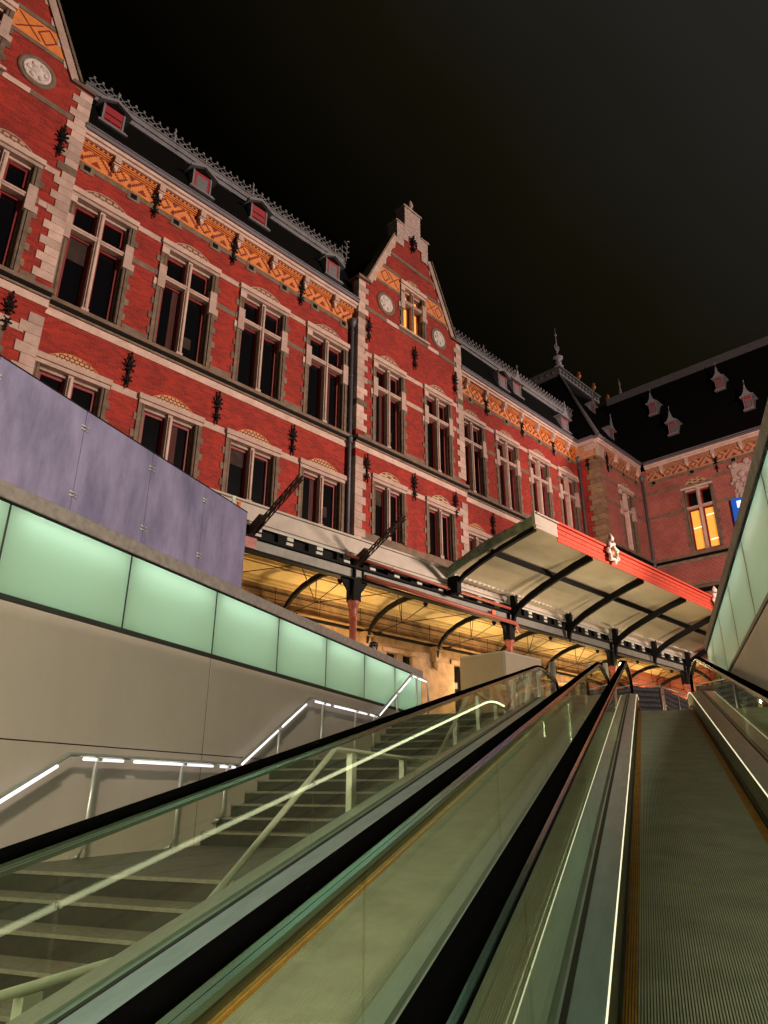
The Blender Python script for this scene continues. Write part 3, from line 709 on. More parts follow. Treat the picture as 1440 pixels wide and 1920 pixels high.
# ---- gables
def gable(cx):
    gw = 3.83
    hs = [hole(cx+s*1.77, 2.15, ZU, HU) for s in (-1, 1)] + [hole(cx+s*1.77, 2.15, 10.0, 2.8) for s in (-1, 1)] + [(cx-.92, cx+.92, 21.45, 24.25)]
    k = wall_holes(cx-gw, cx+gw, 7.0, 22.80, [h if h[3] < 22.8 else (h[0], h[1], h[2], 22.80) for h in hs])
    for v in range(0): pass
    # raked upper part
    def pr(pts): k.prism(pts, 0, .5, lambda u, v, q: (cx+u, q, v))
    pr([(-3.25, 22.8), (-.92, 22.8), (-.92, 24.25), (-2.52, 24.25)]); pr([(.92, 22.8), (3.25, 22.8), (2.52, 24.25), (.92, 24.25)])
    pr([(-2.52, 24.25), (2.52, 24.25), (1.2, 26.95), (-1.2, 26.95)]); pr([(-.72, 26.95), (.72, 26.95), (.3, 28.0), (-.3, 28.0)])
    k.v = [(x, y-G, z) for x, y, z in k.v]; k.build('gable_wall', 'brick', bd)
    for s in (-1, 1):
        window(bd, cx+s*1.77, G, ZU, 2.15, HU, ZTU, 'arch_pale'); window(bd, cx+s*1.77, G, 10.0, 2.15, 2.8, None, 'arch_stripe')
    window(bd, cx, G, 21.45, 1.9, 2.9, 1.75, 'arch_stripe', lit='all' if cx > 10 else None)
    # copings
    k = MB()
    for s in (-1, 1):
        def P(pts, y0, y1, mi=0): k.prism([(s*u, v) for u, v in pts], y0, y1, lambda u, v, q: (cx+u, q, v), mi)
        P([(3.05, 22.8), (3.90, 22.8), (3.90, 22.95), (3.12, 22.95)], -G-.10, .35, 1)
        P([(3.30, 22.95), (3.05, 22.82), (1.15, 26.85), (1.42, 26.95)], -G-.08, .35, 0)
        P([(3.42, 22.95), (3.32, 22.95), (1.44, 26.98), (1.52, 26.98)], -G-.14, .35, 1)
        zq = 23.2; j = 0
        while zq < 26.6:
            x1 = 3.05-(zq-22.82)*.4715; P([(x1+.04, zq), (x1-.15, zq), (x1-.15-.05, zq+.33), (x1-.10, zq+.33)], -G-.025, 0, 0) if j % 2 == 0 else None; zq += .36; j += 1
    k.build('gable_coping', ['stone', 'stone_dark'], bd)
    k = MB(); P_ = lambda x0, x1, z0, z1, y0=-G-.06, y1=.3, mi=0: k.box(cx+x0, cx+x1, y0, y1, z0, z1, mi)
    P_(-1.22, -.70, 26.6, 28.05); P_(.70, 1.22, 26.6, 28.05); P_(-.70, -.35, 27.15, 28.06, -G-.065); P_(.35, .70, 27.15, 28.06, -G-.065); P_(-.62, .62, 28.0, 29.45, -G-.07); P_(-.35, .35, 27.6, 28.02, -G-.06)
    P_(-1.32, -.66, 28.05, 28.14, -G-.10); P_(.66, 1.32, 28.05, 28.14, -G-.10); P_(-.72, .72, 29.45, 29.56, -G-.12)
    k.lathe([(.16, 0), (.18, .1), (.09, .25), (.17, .45), (.12, .65), (.03, .85)], (cx, -G+.1, 29.56), 10)
    k.build('carved_crest', 'carved', bd)
    anchor(bd, cx, G, 27.2).scale = (.85, 1, .8)
    # bands
    k = MB()
    def band(z0, z1, xin, xout, mi, d=.022): k.box(cx-xout, cx-xin, -G-d, -G+.05, z0, z1, mi); k.box(cx+xin, cx+xout, -G-d, -G+.05, z0, z1, mi)
    band(21.18, 21.40, 0.0, 3.35, 1); band(21.18, 21.40, 1.1, 1.95, 0, .026); band(24.42, 24.6, .95, 2.30, 1); band(23.32, 23.48, .95, 2.80, 1)
    k.box(cx-1.75, cx+1.75, -G-.022, -G+.05, 25.55, 25.75, 1)
    for a, b in ((-3.35, -2.88), (-.68, .68), (2.88, 3.35)):
        k.box(cx+a, cx+b, -G-.022, -G+.05, ZU+HU-.23, ZU+HU-.01, 0); k.box(cx+a, cx+b, -G-.016, -G+.05, ZU+ZTU-.1, ZU+ZTU+.12, 1 if a < -1 else 0); k.box(cx+a, cx+b, -G-.02, -G+.05, ZU-.02, ZU+.24, 1); k.box(cx+a, cx+b, -G-.02, -G+.05, 12.55, 12.78, 0)
    k.box(cx-gw, cx+gw, -G-.02, -G+.05, 9.55, 9.98, 1)
    build_pieces(k, 'stone_band', ['stone', 'stone_dark'], bd)
    k = MB(); k.box(cx-1.15, cx+1.15, -G-.14, -G+.02, 21.36, 21.46); k.build('window_sill', 'stone', bd)
    k = MB(); a, b = cx-gw-.04, cx+gw+.04
    k.box(a, b, -G-.20, -.01, 14.16, 14.30, 1); k.box(a, b, -G-.13, -.01, 14.06, 14.155, 2); k.box(a, b, -G-.09, -.01, 13.98, 14.055, 1); k.box(a, b, -G-.03, -.01, 13.70, 13.975, 0)
    k.build('string_course', ['stone', 'stone_dark', 'black'], bd)
    # tile panels
    k = MB()
    for s in (-1, 1):
        k.prism([(s*.95, 23.50), (s*2.76, 23.50), (s*2.38, 24.40), (s*.95, 24.40)], -G-.012, -G+.02, lambda u, v, q: (cx+u, q, v))
        for xc, zc, w_, in ((1.45, 23.95, .38), (2.05, 23.95, .30)):
            for d in (-1, 1):
                if xc < 1.6: L_ = [(-w_, -.36*d), (w_, .36*d)]; ps = [L_]
                else: ps = [[(-w_, 0), (0, .36*d)], [(0, .36*d), (w_, 0)]]
                for (ua, va), (ub, vb) in ps:
                    k.prism([(s*xc+ua-.035, zc+va), (s*xc+ua+.035, zc+va), (s*xc+ub+.035, zc+vb), (s*xc+ub-.035, zc+vb)], -G-.022, -G-.005, lambda u, v, q: (cx+u, q, v), 1)
    build_pieces(k, 'tile_panel', ['orange', 'motif'], bd)
    for s in (-1, 1):
        k = MB(); k.lathe([(.62, -.02), (.62, .03), (.50, .05), (.47, .02)], (cx+s*2.0, -G, 22.25), 28, 1, 'y')
        k.lathe([(.46, .0), (.45, .05), (.38, .07), (.36, .04), (.22, .05), (.18, .09), (.05, .11)], (cx+s*2.0, -G, 22.25), 24, 0, 'y')
        for q in range(6): a_ = q*math.pi/3; k.lathe([(.10, .04), (.08, .08), (.02, .1)], (cx+s*2.0+.27*math.cos(a_), -G, 22.25+.27*math.sin(a_)), 8, 0, 'y')
        k.build('medallion', ['medal', 'stone_dark'], bd)
    # quoins
    k = MB(); z = 7.2; j = 0
    while z < 22.7:
        h = .36 if z < 13.6 else .31
        if not (13.6 < z+h and z < 14.35):
            for s in (-1, 1):
                wd = .62 if j % 2 else .42
                a, b = sorted((cx+s*(gw+.012), cx+s*(gw-wd))); k.box(a, b, -G-.035, -G+.35 if s < 0 or 1 else 0, z+.012, min(z+h, 22.7), 0 if (j*7+s) % 3 else 1 if z > 14.4 and z < 22 and j % 5 == 0 else 0)
        z += h; j += 1
    build_pieces(k, 'quoins', ['stone', 'stone_dark'], bd)
    # side returns left and right of the projection (weathered)
    # roof behind
    k = MB(); k.prism([(-3.3, 22.0), (3.3, 22.0), (0, 28.3)], .2, 6, lambda u, v, q: (cx+u, q, v)); k.build('gable_roof', 'slate', bd)
    for x, z in ((cx-3.2, 20.05), (cx+.02, 20.05), (cx+3.18, 20.05), (cx-3.2, 12.9), (cx-.15, 13.0), (cx+2.85, 13.0)): anchor(bd, x, G+.01, z)
gable(22.17); gable(1.50)
# downpipes
def downpipe(parent, x, n, z0, z1):
    k = MB(); k.tube([(x, -n, z1), (x, -n, z0)], .085, n=10); k.lathe([(.10, 0), (.19, .25), (.2, .42), (.16, .45)], (x, -n, z1-.05), 10)
    z = z0+1
    while z < z1: k.lathe([(.11, 0), (.11, .07)], (x, -n, z), 10); z += 2.3
    k.lathe([(.14, 0), (.16, .06), (.12, .12), (.16, .2), (.14, .28)], (x, -n, 13.9), 10)
    k.build('downpipe', 'pipe', parent)
downpipe(bd, 18.14, .13, 7, 19.9)
# ---- mansard, dormers and cresting
def mansard(parent, x0, x1, top=24.3):
    k = MB(); k.hexa([(x0, -.28, 21.3), (x1, -.28, 21.3), (x1, 6, 21.3), (x0, 6, 21.3), (x0, 1.05, top), (x1, 1.05, top), (x1, 6, top), (x0, 6, top)]); k.build('mansard_roof', 'slate', parent)
    k = MB(); k.box(x0, x1, .90, 1.02, top-.18, top+.03); k.box(x0, x1, .84, 1.10, top+.03, top+.26); k.box(x0, x1, .80, 1.12, top+.26, top+.31); k.build('ridge_flashing', 'zinc_dim', parent)
    k = MB(); x = x0+.1; u = .34; zb = top+.31; y = .95
    while x < x1-u:
        for a, b in (((0, 0), (u, .38)), ((u, 0), (0, .38))): k.tube([(x+a[0], y, zb+a[1]), (x+b[0], y, zb+b[1])], .024, n=4)
        k.tube([(x, y, zb+.38), (x+u/2, y, zb+.50), (x+u, y, zb+.38)], .022, n=4)
        pts = [(x+u/2+.10*math.cos(t*math.pi/4), y, zb+.21+.10*math.sin(t*math.pi/4)) for t in range(9)]; k.tube(pts, .018, n=4)
        k.lathe([(.02, 0), (.055, .03), (.07, .08), (.03, .14)], (x+u/2, y, zb+.48), 6)
        x += u
    k.box(x0, x1, y-.02, y+.02, zb, zb+.04)
    k.build('roof_cresting', 'zinc_dim', parent)
mansard(bd, 5.3, 18.5); mansard(bd, 25.9, 41)
_dc = {}
def dormer(parent, x, n, z, kind, rotz=0, sc_=1.0, depth=1.8, sx=1.0):
    key = (kind, depth)
    if key not in _dc:
        k = MB(); w_, h = .42, .95
        k.box(-w_, -w_+.07, 0, depth, 0, h, 0); k.box(w_-.07, w_, 0, depth, 0, h, 0); k.box(-w_-.08, w_+.08, -.10, .1, -.08, 0, 0); k.box(-w_-.14, w_+.14, -.14, .1, -.14, -.08, 0)
        if kind == 'spire':
            for s in (-1, 1):
                pts = [(s*(w_+.22), h), (s*(w_-.02), h+.10), (s*.16, h+.38), (s*.045, h+.78), (0, h+.78), (0, h)]
                k.prism(pts, -.12, -.04, lambda u, v, q: (u, q, v))
            k.prism([(-w_-.16, h), (w_+.16, h), (0, h+.42)], -.04, depth, lambda u, v, q: (u, q, v))
            k.lathe([(.035, 0), (.05, .06), (.02, .12), (.03, .3), (.06, .36), (.005, .5)], (0, -.08, h+.74), 8)
            k.box(-w_-.24, w_+.24, -.16, depth*.8, h-.06, h+.02)
            sidep = .55
        else:
            k.prism([(-w_-.2, h-.12), (-w_-.2, h), (0, h+.34), (w_+.2, h), (w_+.2, h-.12), (0, h+.20)], -.16, depth, lambda u, v, q: (u, q, v))
            k.lathe([(.05, 0), (.07, .05), (.025, .12), (.05, .26), (.06, .32), (.005, .5)], (0, -.08, h+.28), 6)
            k.prism([(-w_, h-.05), (w_, h-.05), (0, h+.2)], -.02, depth, lambda u, v, q: (u, q, v), 1)
        k.box(-w_+.06, w_-.06, .12, depth, 0, h, 1)
        s_ = MB(); s_.box(-w_+.07, w_-.07, .03, .11, 0, h-.02)
        if kind != 'red': s_.box(-w_+.18, w_-.18, .02, .03, .12, h-.22, 1)
        else:
            for zq in (.2, .5): s_.box(-w_+.12, w_-.12, .015, .03, zq, zq+.04, 2)
        _dc[key] = (k.data('dormer', ['zinc_dim', 'slate']), s_.data('shutter', ['sash_bright', 'lead', 'black']))
    d = link('dormer', _dc[key][0], parent, (x, -n, z), rotz); link('shutter', _dc[key][1], d); d.scale = (sc_*sx, sc_, sc_)
    return d
M['sash_bright'] = mat('crimson_shutter_paint', (.34, .012, .022), .5, noise=.3, nscale=4)
for x, z, kd, y in ((6.35, 22.75, 'red', .35), (10.0, 22.15, 'pale', .05), (12.95, 22.75, 'red', .35), (17.0, 22.15, 'pale', .05), (30.5, 22.2, 'pale', .05), (32.5, 22.7, 'spire', .35), (37.5, 22.1, 'spire', .05)):
    dormer(bd, x, -y, z, kd, depth=1.2)
k = MB()
for x in (9.0, 12.9, 18.3, 30.0):
    k.lathe([(.05, 0), (.08, .2), (.04, .3), (.09, .45), (.03, .6), (.06, .75), (.01, .9)], (x, .95, 24.6), 8)
k.tube([(18.45, .8, 24.4), (18.5, .8, 25.6)], .03, n=5)
for q in range(7): k.tube([(18.48, .8, 24.7+q*.17), (18.48+.16*(-1)**q, .8, 24.8+q*.17)], .03, n=4)
build_pieces(k, 'roof_finial', 'zinc_dim', bd, tol=.12)
# ---- ground floor arcade wall under the canopy (stands out to n = 1.1)
gf = [(3+q*4.1, 4.1+q*4.1) for q in range(9)]
hs = []
for q in range(9): hs += [(2.9+q*4.1+.15, 2.9+q*4.1+.72, 2.2, 5.0), (2.9+q*4.1+1.05, 2.9+q*4.1+1.62, 2.2, 5.0)]
k = wall_holes(-3, 43, 1.5, 7.6, hs, .5); k.v = [(x, y-1.1, z) for x, y, z in k.v]; k.build('ground_floor_wall', 'tan', bd)
k = MB()
for a, b, c, d in hs: k.box(a, b, -.95, -.9, c, d)
build_pieces(k, 'pane', 'pane', bd)
k = MB()
for q in range(10):
    x = 2.0+q*4.05
    k.box(x-.16, x+.16, -1.35, -1.1, 4.95, 5.45); k.box(x-.22, x+.22, -1.42, -1.1, 5.40, 5.55); k.lathe([(.03, 0), (.12, .12), (.15, .3), (.1, .4)], (x, -1.25, 4.6), 10)
for q in range(9): k.box(2.9+q*4.1-.1, 2.9+q*4.1+1.87, -1.17, -1.1, 5.02, 5.2)
build_pieces(k, 'corbel', 'tan', bd)
k = MB(); k.box(-3, 43, -1.30, -1.1, 5.66, 5.72); k.box(-3, 43, -1.22, -1.1, 5.56, 5.655, 1); k.box(-3, 43, -1.16, -1.1, 5.76, 5.80)
for z in (6.05, 6.32): k.box(-3, 43, -1.108, -1.1, z, z+.02, 1)
for q in range(23): k.box(-2+q*2, -1.98+q*2, -1.108, -1.1, 5.8, 6.5, 1)
k.build('ground_floor_cornice', ['tan', 'iron'], bd)

# ================================================================ CORNER WING
wg = ST_('corner_wing', 'paler brick corner block and far wing with big dark roof and one lit window', 'building')
PN = 1.43; WX = 44.75
k = wall_holes(38.6, WX+.3, 1.5, 21.0, [hole(41.95, 2.0, ZU, HU), hole(41.95, 2.0, 9.7, 2.6)]); k.v = [(x, y-PN, z) for x, y, z in k.v]; k.build('brick_wall', 'brick_wing', wg)
k = MB(); k.box(38.55, 38.6, -PN+.001, 0, 1.5, 21.0); k.build('side_wall', 'brick', wg)
window(wg, 41.95, PN, ZU, 2.0, HU, ZTU, 'arch_stripe'); window(wg, 41.95, PN, 9.7, 2.0, 2.6, None, 'arch_orange')
RW = -math.pi/2
wh = [(5.06, 2.06, 14.5, 4.6)]
holes = []
for c, W, z, H in wh: holes.append((c-W/2+.03, c+W/2-.03, z, z+H-.1))
holes.append((11.0, 13.0, 14.5, 19)); holes.append((4.1, 6.0, 8.6, 11.3))
k = wall_holes(PN, 17, 1.5, 21.0, holes); k.build('brick_wall', 'brick_wing', wg, (WX, 0, 0), RW)
window(wg, WX, 5.06, 14.5, 2.06, 4.6, 2.95, 'arch_stripe', rotz=RW, lit='low', hood=False, jw=.2)
window(wg, WX, 12.0, 14.5, 2.06, 4.6, 2.95, 'arch_stripe', rotz=RW); window(wg, WX, 5.06, 8.6, 2.0, 2.7, None, 'arch_orange', rotz=RW)
k = MB()
for a, b in ((PN, 3.98), (6.14, 10.9), (13.1, 17)):
    k.box(a, b, -.02, .05, 19.10, 19.30); k.box(a, b, -.02, .05, 17.30, 17.50)
build_pieces(k, 'stone_band', 'stone_dark', wg, (WX, 0, 0), RW)
k = MB()
for a, b in ((38.95, 40.9), (43.0, WX-.02)):
    k.box(a, b, -PN-.02, -PN+.05, 18.65, 18.83); k.box(a, b, -PN-.02, -PN+.05, 17.15, 17.33)
build_pieces(k, 'stone_band', 'stone_dark', wg)
for (x0, x1, lo, rz) in ((38.45, WX-.2, (0, -PN, 0), 0), (PN+.2, 17, (WX, 0, 0), RW)):
    k = MB(); k.box(x0, x1, -.22, .05, 14.16, 14.34, 1); k.box(x0, x1, -.15, .05, 14.0, 14.155, 2); k.box(x0, x1, -.08, .05, 13.80, 13.995, 0)
    k.box(x0, x1, -.25, .05, 12.20, 12.35, 1); k.box(x0, x1, -.16, .05, 12.02, 12.195, 0); k.box(x0, x1, -.1, .05, 11.75, 12.015, 2); k.build('string_course', ['stone_dark', 'stone_dark', 'black'], wg, lo, rz)
frieze(wg, 38.3, WX-.45, 'peach', PN, loc=(0, -PN, 0))
frieze(wg, PN+.45, 17, 'peach', 0, rotz=RW, loc=(WX, 0, 0))
k = MB(); k.box(38.3, 38.6, -PN+.01, .0, 20.1, 20.96); k.build('side_frieze', 'peach', wg)
k = MB(); k.box(38.18, 38.6, -PN, 0, 21.0, 21.25); k.box(38.12, 38.6, -PN, 0, 21.255, 21.465, 1); k.build('side_cornice', ['stone', 'gutter'], wg)
for x in (40.9, 42.6, 44.1): bracket(wg, x, PN)
for x in (40.3, 42.0, 43.8): vent(wg, x, PN)
for q in range(8): bracket(wg, WX, 3.0+q*1.75, RW).location = (WX, -(3.0+q*1.75), 0)
for q in range(6): o = vent(wg, WX, 2.3+q*2.65, RW)
anchor(wg, 39.65, PN, 20.0); anchor(wg, WX, 6.55, 20.0, RW); o = anchor(wg, 38.55, .75, 20.0, RW)
downpipe(wg, 38.42, .14, 7, 20.0)
downpipe(wg, WX-.14, PN+.14, 7, 20.2)
# corner pilaster with carved capital
k = MB(); z = 7; j = 0
while z < 20.1:
    wd = .50 if j % 2 else .36; k.box(38.50, 38.6+wd, -PN-.04, -PN+(.9 if j % 2 else .72), z+.012, z+.34); z += .352; j += 1
k.build('quoins', 'tan', wg)
k = MB(); k.prism([(38.5, 20.1), (39.1, 20.1), (39.35, 20.7), (39.35, 20.95), (38.25, 20.95), (38.25, 20.7)], -PN-.12, -PN+.75, lambda u, v, q: (u, q, v))
for q in range(5):
    k.lathe([(.02, 0), (.10, .03), (.06, .07)], (38.4+q*.2, -PN-.12, 20.62), 10, 0, 'y')
k.build('capital', 'carved', wg)
# carved stone panel on the wing
k = MB(); k.box(7.35, 10.4, -.10, .02, 17.1, 19.5)
for q in range(60):
    a, b = random.uniform(7.2, 10.4), random.uniform(16.9, 19.9); r_ = random.uniform(.10, .26)
    k.lathe([(r_, 0), (r_*.9, .1), (r_*.5, .17), (.01, .19)], (a, -.06, b), 7, 0, 'y')
k.build('carved_panel', 'carved', wg, (WX, 0, 0), RW)
# roofs
k = MB(); k.hexa([(38.3, -PN-.28, 21.4), (54, -PN-.28, 21.4), (54, 14, 21.4), (38.3, 14, 21.4), (43.5, 3.4, 30.6), (49.3, 3.4, 30.6), (49.3, 9, 30.6), (43.5, 9, 30.6)]); k.build('pavilion_roof', 'slate', wg)
k = MB(); k.tube([(38.25, -PN-.33, 21.45), (43.45, 3.35, 30.6)], .13, n=6); k.tube([(38.45, -PN-.33, 21.45), (43.65, 3.35, 30.6)], .05, n=6)
k.box(43.3, 49.6, 3.15, 3.4, 30.5, 31.1); k.box(43.2, 49.7, 3.0, 3.5, 31.1, 31.2); k.box(43.3, 43.5, 3.4, 9.3, 30.5, 31.1); k.box(43.15, 43.5, 3.5, 9.5, 31.1, 31.2)
for q in range(12): k.lathe([(.06, 0), (.15, .1), (.15, .2), (.05, .32)], (43.7+q*.5, 3.1, 30.68), 8)
for q in range(10): k.lathe([(.06, 0), (.15, .1), (.15, .2), (.05, .32)], (43.25, 3.7+q*.55, 30.68), 8)
k.build('roof_crest', 'zinc_dark', wg)
k = MB(); k.lathe([(.35, 0), (.4, .1), (.2, .25), (.28, .5), (.12, .7), (.4, .85), (.42, .98), (.12, 1.12), (.08, 1.3)], (43.5, 3.3, 31.2), 14)
k.tube([(43.5, 3.3, 32.6), (43.5, 3.3, 35.0)], [.07, .02], n=8)
for s in (-1, 1):
    k.tube([(43.5+s*.30*math.sin(t), 3.3, 33.15-.30*math.cos(t)) for t in [q*.36 for q in range(8)]], .045, n=6)
k.lathe([(.02, 0), (.12, .1), (.02, .3)], (43.5, 3.3, 34.2), 8)
k.build('finial', 'zinc_dim', wg)
k = MB(); k.hexa([(44.35, -17, 21.35), (60, -17, 21.35), (60, 4, 21.35), (44.35, 4, 21.35), (49.5, -17, 30.1), (56, -17, 30.1), (56, 4, 30.1), (49.5, 4, 30.1)]); k.build('wing_roof', 'slate', wg)
k = MB(); k.box(49.3, 49.75, -17, 2.4, 29.85, 30.5); k.lathe([(.1, 0), (.12, .3), (.05, .8), (.1, 1.0), (.01, 1.6)], (49.5, 1.2, 30.5), 8); k.build('ridge_flashing', 'zinc_dark', wg)
def on_wing(n, z, sc_): s = 44.35+(z-21.35)*.588; dormer(wg, s-.35, n, z, 'spire', RW, sc_, 1.6, .66)
for n, z in ((4.0, 23.35), (2.2, 26.35), (7.05, 26.45), (9.05, 23.3), (11.6, 26.4), (14, 23.3)): on_wing(n, z, .98)
dormer(wg, 42.3, .85, 22.75, 'spire', 0, 1.0, 1.6, .8); dormer(wg, 44.2, -1.2, 26.35, 'spire', 0, 1.0, 1.6, .8)
k = MB()
for x in (40.07, 42.32, 44.66):
    xx = x*1.35; 
for s_, z_ in ((49.9, 33.6), (52.5, 33.6), (55.1, 33.55)):
    k = MB(); k.lathe([(.03, -2.8), (.04, 0), (.17, .08), (.25, .28), (.14, .48), (.2, .62), (.02, .8)], (s_, 4.9, z_+.25), 8); k.build('gilded_finial', 'gold', wg)

# blue sign on the wing
sg = ST_('wall_sign', 'blue sign with a white mark fixed to far wing near the right wall', 'sign')
k = MB(); k.box(WX-.45, WX-.30, -9.6, -7.1, 15.35, 17.15); k.build('sign_board', 'blue', sg, bevel=.01)
k = MB(); k.prism([(7.42, 16.95), (7.68, 16.95), (7.68, 16.4), (7.42, 16.5)], WX-.462, WX-.452, lambda u, v, q: (q, -u, v)); k.build('sign_mark', 'signwhite', sg)
k = MB(); k.box(WX-.29, WX+.0, -7.4, -7.3, 15.6, 15.7); k.box(WX-.29, WX+.0, -7.4, -7.3, 16.9, 17.0); k.build('bracket', 'black', sg)

# ================================================================ CANOPY ALONG THE FRONT
ca = ST_('street_canopy', 'long canopy with pale fascia, black curved ribs and red columns along the station', 'canopy')
X0, X1 = -6, 52
k = MB(); k.box(X0, X1, -5.0, -4.55, 6.80, 7.28); k.box(X0, X1, -5.05, -4.5, 7.285, 7.35); k.box(X0, X1, -4.97, -4.55, 6.74, 6.795); k.build('fascia', 'cgrey', ca, bevel=.01)
k = MB(); k.box(X0, X1, -4.9, -.6, 7.352, 7.42); k.build('roof_sheet', 'cgrey', ca)
k = MB(); k.box(X0, X1, -4.995, -4.98, 6.69, 6.735); k.box(X0, X1, -4.88, -4.80, 6.40, 6.74, 1); k.box(X0, X1, -5.06, -4.78, 6.335, 6.395, 1); k.box(X0, X1, -5.06, -4.78, 5.955, 6.015, 1)
k.build('rafter_board', ['white', 'black'], ca)
k = MB(); k.box(X0, X1, -4.96, -4.90, 6.016, 6.334); k.build('edge_beam', 'beam', ca)
q = -5.4
k = MB()
while q < 45:
    k.box(q, q+.26, -4.99, -4.885, 6.42, 6.70, 0); k.box(q+.30, q+.52, -5.02, -4.96, 6.56, 6.66, 1); k.box(q+.26, q+.50, -5.035, -4.95, 6.42, 6.50, 1); q += 1.1
build_pieces(k, 'rafter_end', ['black', 'white'], ca)
# panelled ceiling
cp = [(1.11, 6.56), (1.25, 6.62), (1.7, 6.78), (2.4, 6.90), (3.2, 6.92), (4.0, 6.85), (4.76, 6.76)]
k = MB()
for (a, za), (b, zb) in zip(cp[:-1], cp[1:]): k.hexa([(X0, -a, za), (X1, -a, za), (X1, -b, zb), (X0, -b, zb), (X0, -a, za+.05), (X1, -a, za+.05), (X1, -b, zb+.05), (X0, -b, zb+.05)])
for x in [X0+.5*q for q in range(116)]:
    if int(round((x-X0)/.5)) % 8 in (0,): continue
    for w_, off in ((.03, 0), (.03, .09)):
        for (a, za), (b, zb) in zip(cp[3:-1], cp[4:]): k.hexa([(x+off, -a, za-.025), (x+off+w_, -a, za-.025), (x+off+w_, -b, zb-.025), (x+off, -b, zb-.025), (x+off, -a, za-.001), (x+off+w_, -a, za-.001), (x+off+w_, -b, zb-.001), (x+off, -b, zb-.001)])
for n_, z_, d in ((1.15, 6.53, .10), (1.32, 6.60, .06), (2.15, 6.80, .07), (2.3, 6.83, .05)): k.box(X0, X1, -n_-.05, -n_+.05, z_-.05, z_+d)
k.build('ceiling', 'amber', ca)
rib = [(4.85, 6.10), (4.4, 6.32), (3.9, 6.46), (3.4, 6.48), (2.9, 6.40), (2.4, 6.26), (1.95, 6.05), (1.62, 5.80), (1.42, 5.50), (1.36, 5.2)]
nrib = 0
for i in range(14):
    x = 2.0+4.04*i
    k = MB()
    for (a, za), (b, zb) in zip(rib[:-1], rib[1:]): k.hexa([(x-.05, -a, za-.08), (x+.05, -a, za-.08), (x+.05, -b, zb-.08), (x-.05, -b, zb-.08), (x-.05, -a, za+.10), (x+.05, -a, za+.10), (x+.05, -b, zb+.10), (x-.05, -b, zb+.10)])
    k.lathe([(.02, 0), (.07, .06), (.09, .14), (.04, .2)], (x, -4.25, 6.0), 8)
    k.tube([(x, -4.25, 6.05), (x, -3.1, 5.62), (x, -1.5, 5.42)], .014, n=5); k.tube([(x, -3.1, 6.4), (x, -3.1, 5.6)], .013, n=5)
    k.tube([(x, -3.1, 5.62), (x+2.02, -4.8, 6.05)], .014, n=5); k.tube([(x, -3.1, 5.62), (x-2.02, -4.8, 6.05)], .014, n=5)
    k.tube([(x, -1.6, 5.5), (x+.25, -1.9, 5.5)], .03, n=5)
    k.build('curved_rib', 'black', ca)
k = MB(); k.tube([(X0, -3.1, 5.62), (X1, -3.1, 5.62)], .016, n=5); k.build('tie_rod', 'black', ca)
for i in range(6):
    x = 6.0+8.08*i
    c = MB(); c.lathe([(.20, 0), (.20, .3), (.14, .4), (.115, .6), (.105, 3.3), (.13, 3.32), (.13, 3.38), (.10, 3.42), (.13, 3.48), (.10, 3.54), (.14, 3.62), (.17, 3.72), (.2, 3.8), (.16, 3.84)], (x, -4.92, ST), 16)
    c.build('column', 'rediron', ca)
    k = MB(); k.box(x-.15, x+.15, -5.09, -4.76, 5.30, 5.953); k.prism([(-.55, 5.95), (-.15, 5.45), (-.15, 5.95)], -4.96, -4.9, lambda u, v, q: (x+u, q, v)); k.prism([(.55, 5.95), (.15, 5.45), (.15, 5.95)], -4.96, -4.9, lambda u, v, q: (x+u, q, v))
    k.box(x-.10, x-.04, -5.07, -4.97, 6.02, 6.33); k.box(x+.3, x+.36, -5.0, -4.965, 6.02, 6.33)
    k.build('column_head', 'black', ca)
# red conduits
k = MB(); k.tube([(13.5, -5.16, 6.62), (22.0, -5.16, 6.48)], .055, n=8); k.tube([(14.3, -5.18, 6.08), (22.3, -5.18, 5.95), (22.6, -5.1, 5.7)], .075, n=8)
for x, z in ((15.5, 6.59), (18.8, 6.53), (21, 6.5)): k.lathe([(.075, 0), (.075, .06)], (x, -5.16+.03, z), 8, 0, 'y')
k.box(9.9, 10.35, -5.05, -4.97, 6.03, 6.33)
k.build('red_conduit', 'rediron', ca)
k = MB(); k.box(20.9, 21.1, -5.12, -5.06, 6.05, 6.25); k.build('signal_light', 'cup_orange', ca)
# two cut-off lattice arms
for x in (10.2, 14.1):
    k = MB(); P0 = Vector((x, -5.15, 6.45)); P1 = Vector((x+.02, -7.0, 7.45)); d = P1-P0
    k.hexa([(x-.08, -4.95, 6.35), (x+.08, -4.95, 6.35), (x+.08, -5.5, 6.68), (x-.08, -5.5, 6.68), (x-.08, -4.95, 6.66), (x+.08, -4.95, 6.66), (x+.08, -5.42, 6.90), (x-.08, -5.42, 6.90)])
    for s in (-.06, .06):
        for dz in (0, .11): k.tube([P0+Vector((s, 0, dz)), P1+Vector((s, 0, dz))], .019, n=4)
    for q in range(9):
        a = P0+d*(q/9); b = P0+d*((q+1)/9)
        for s in (-.06, .06): k.tube([a+Vector((s, 0, 0)), b+Vector((s, 0, .11))], .014, n=4)
        k.tube([a+Vector((-.06, 0, .11)), b+Vector((.06, 0, .11))], .014, n=4)
    k.build('lattice_arm', 'rust', ca)

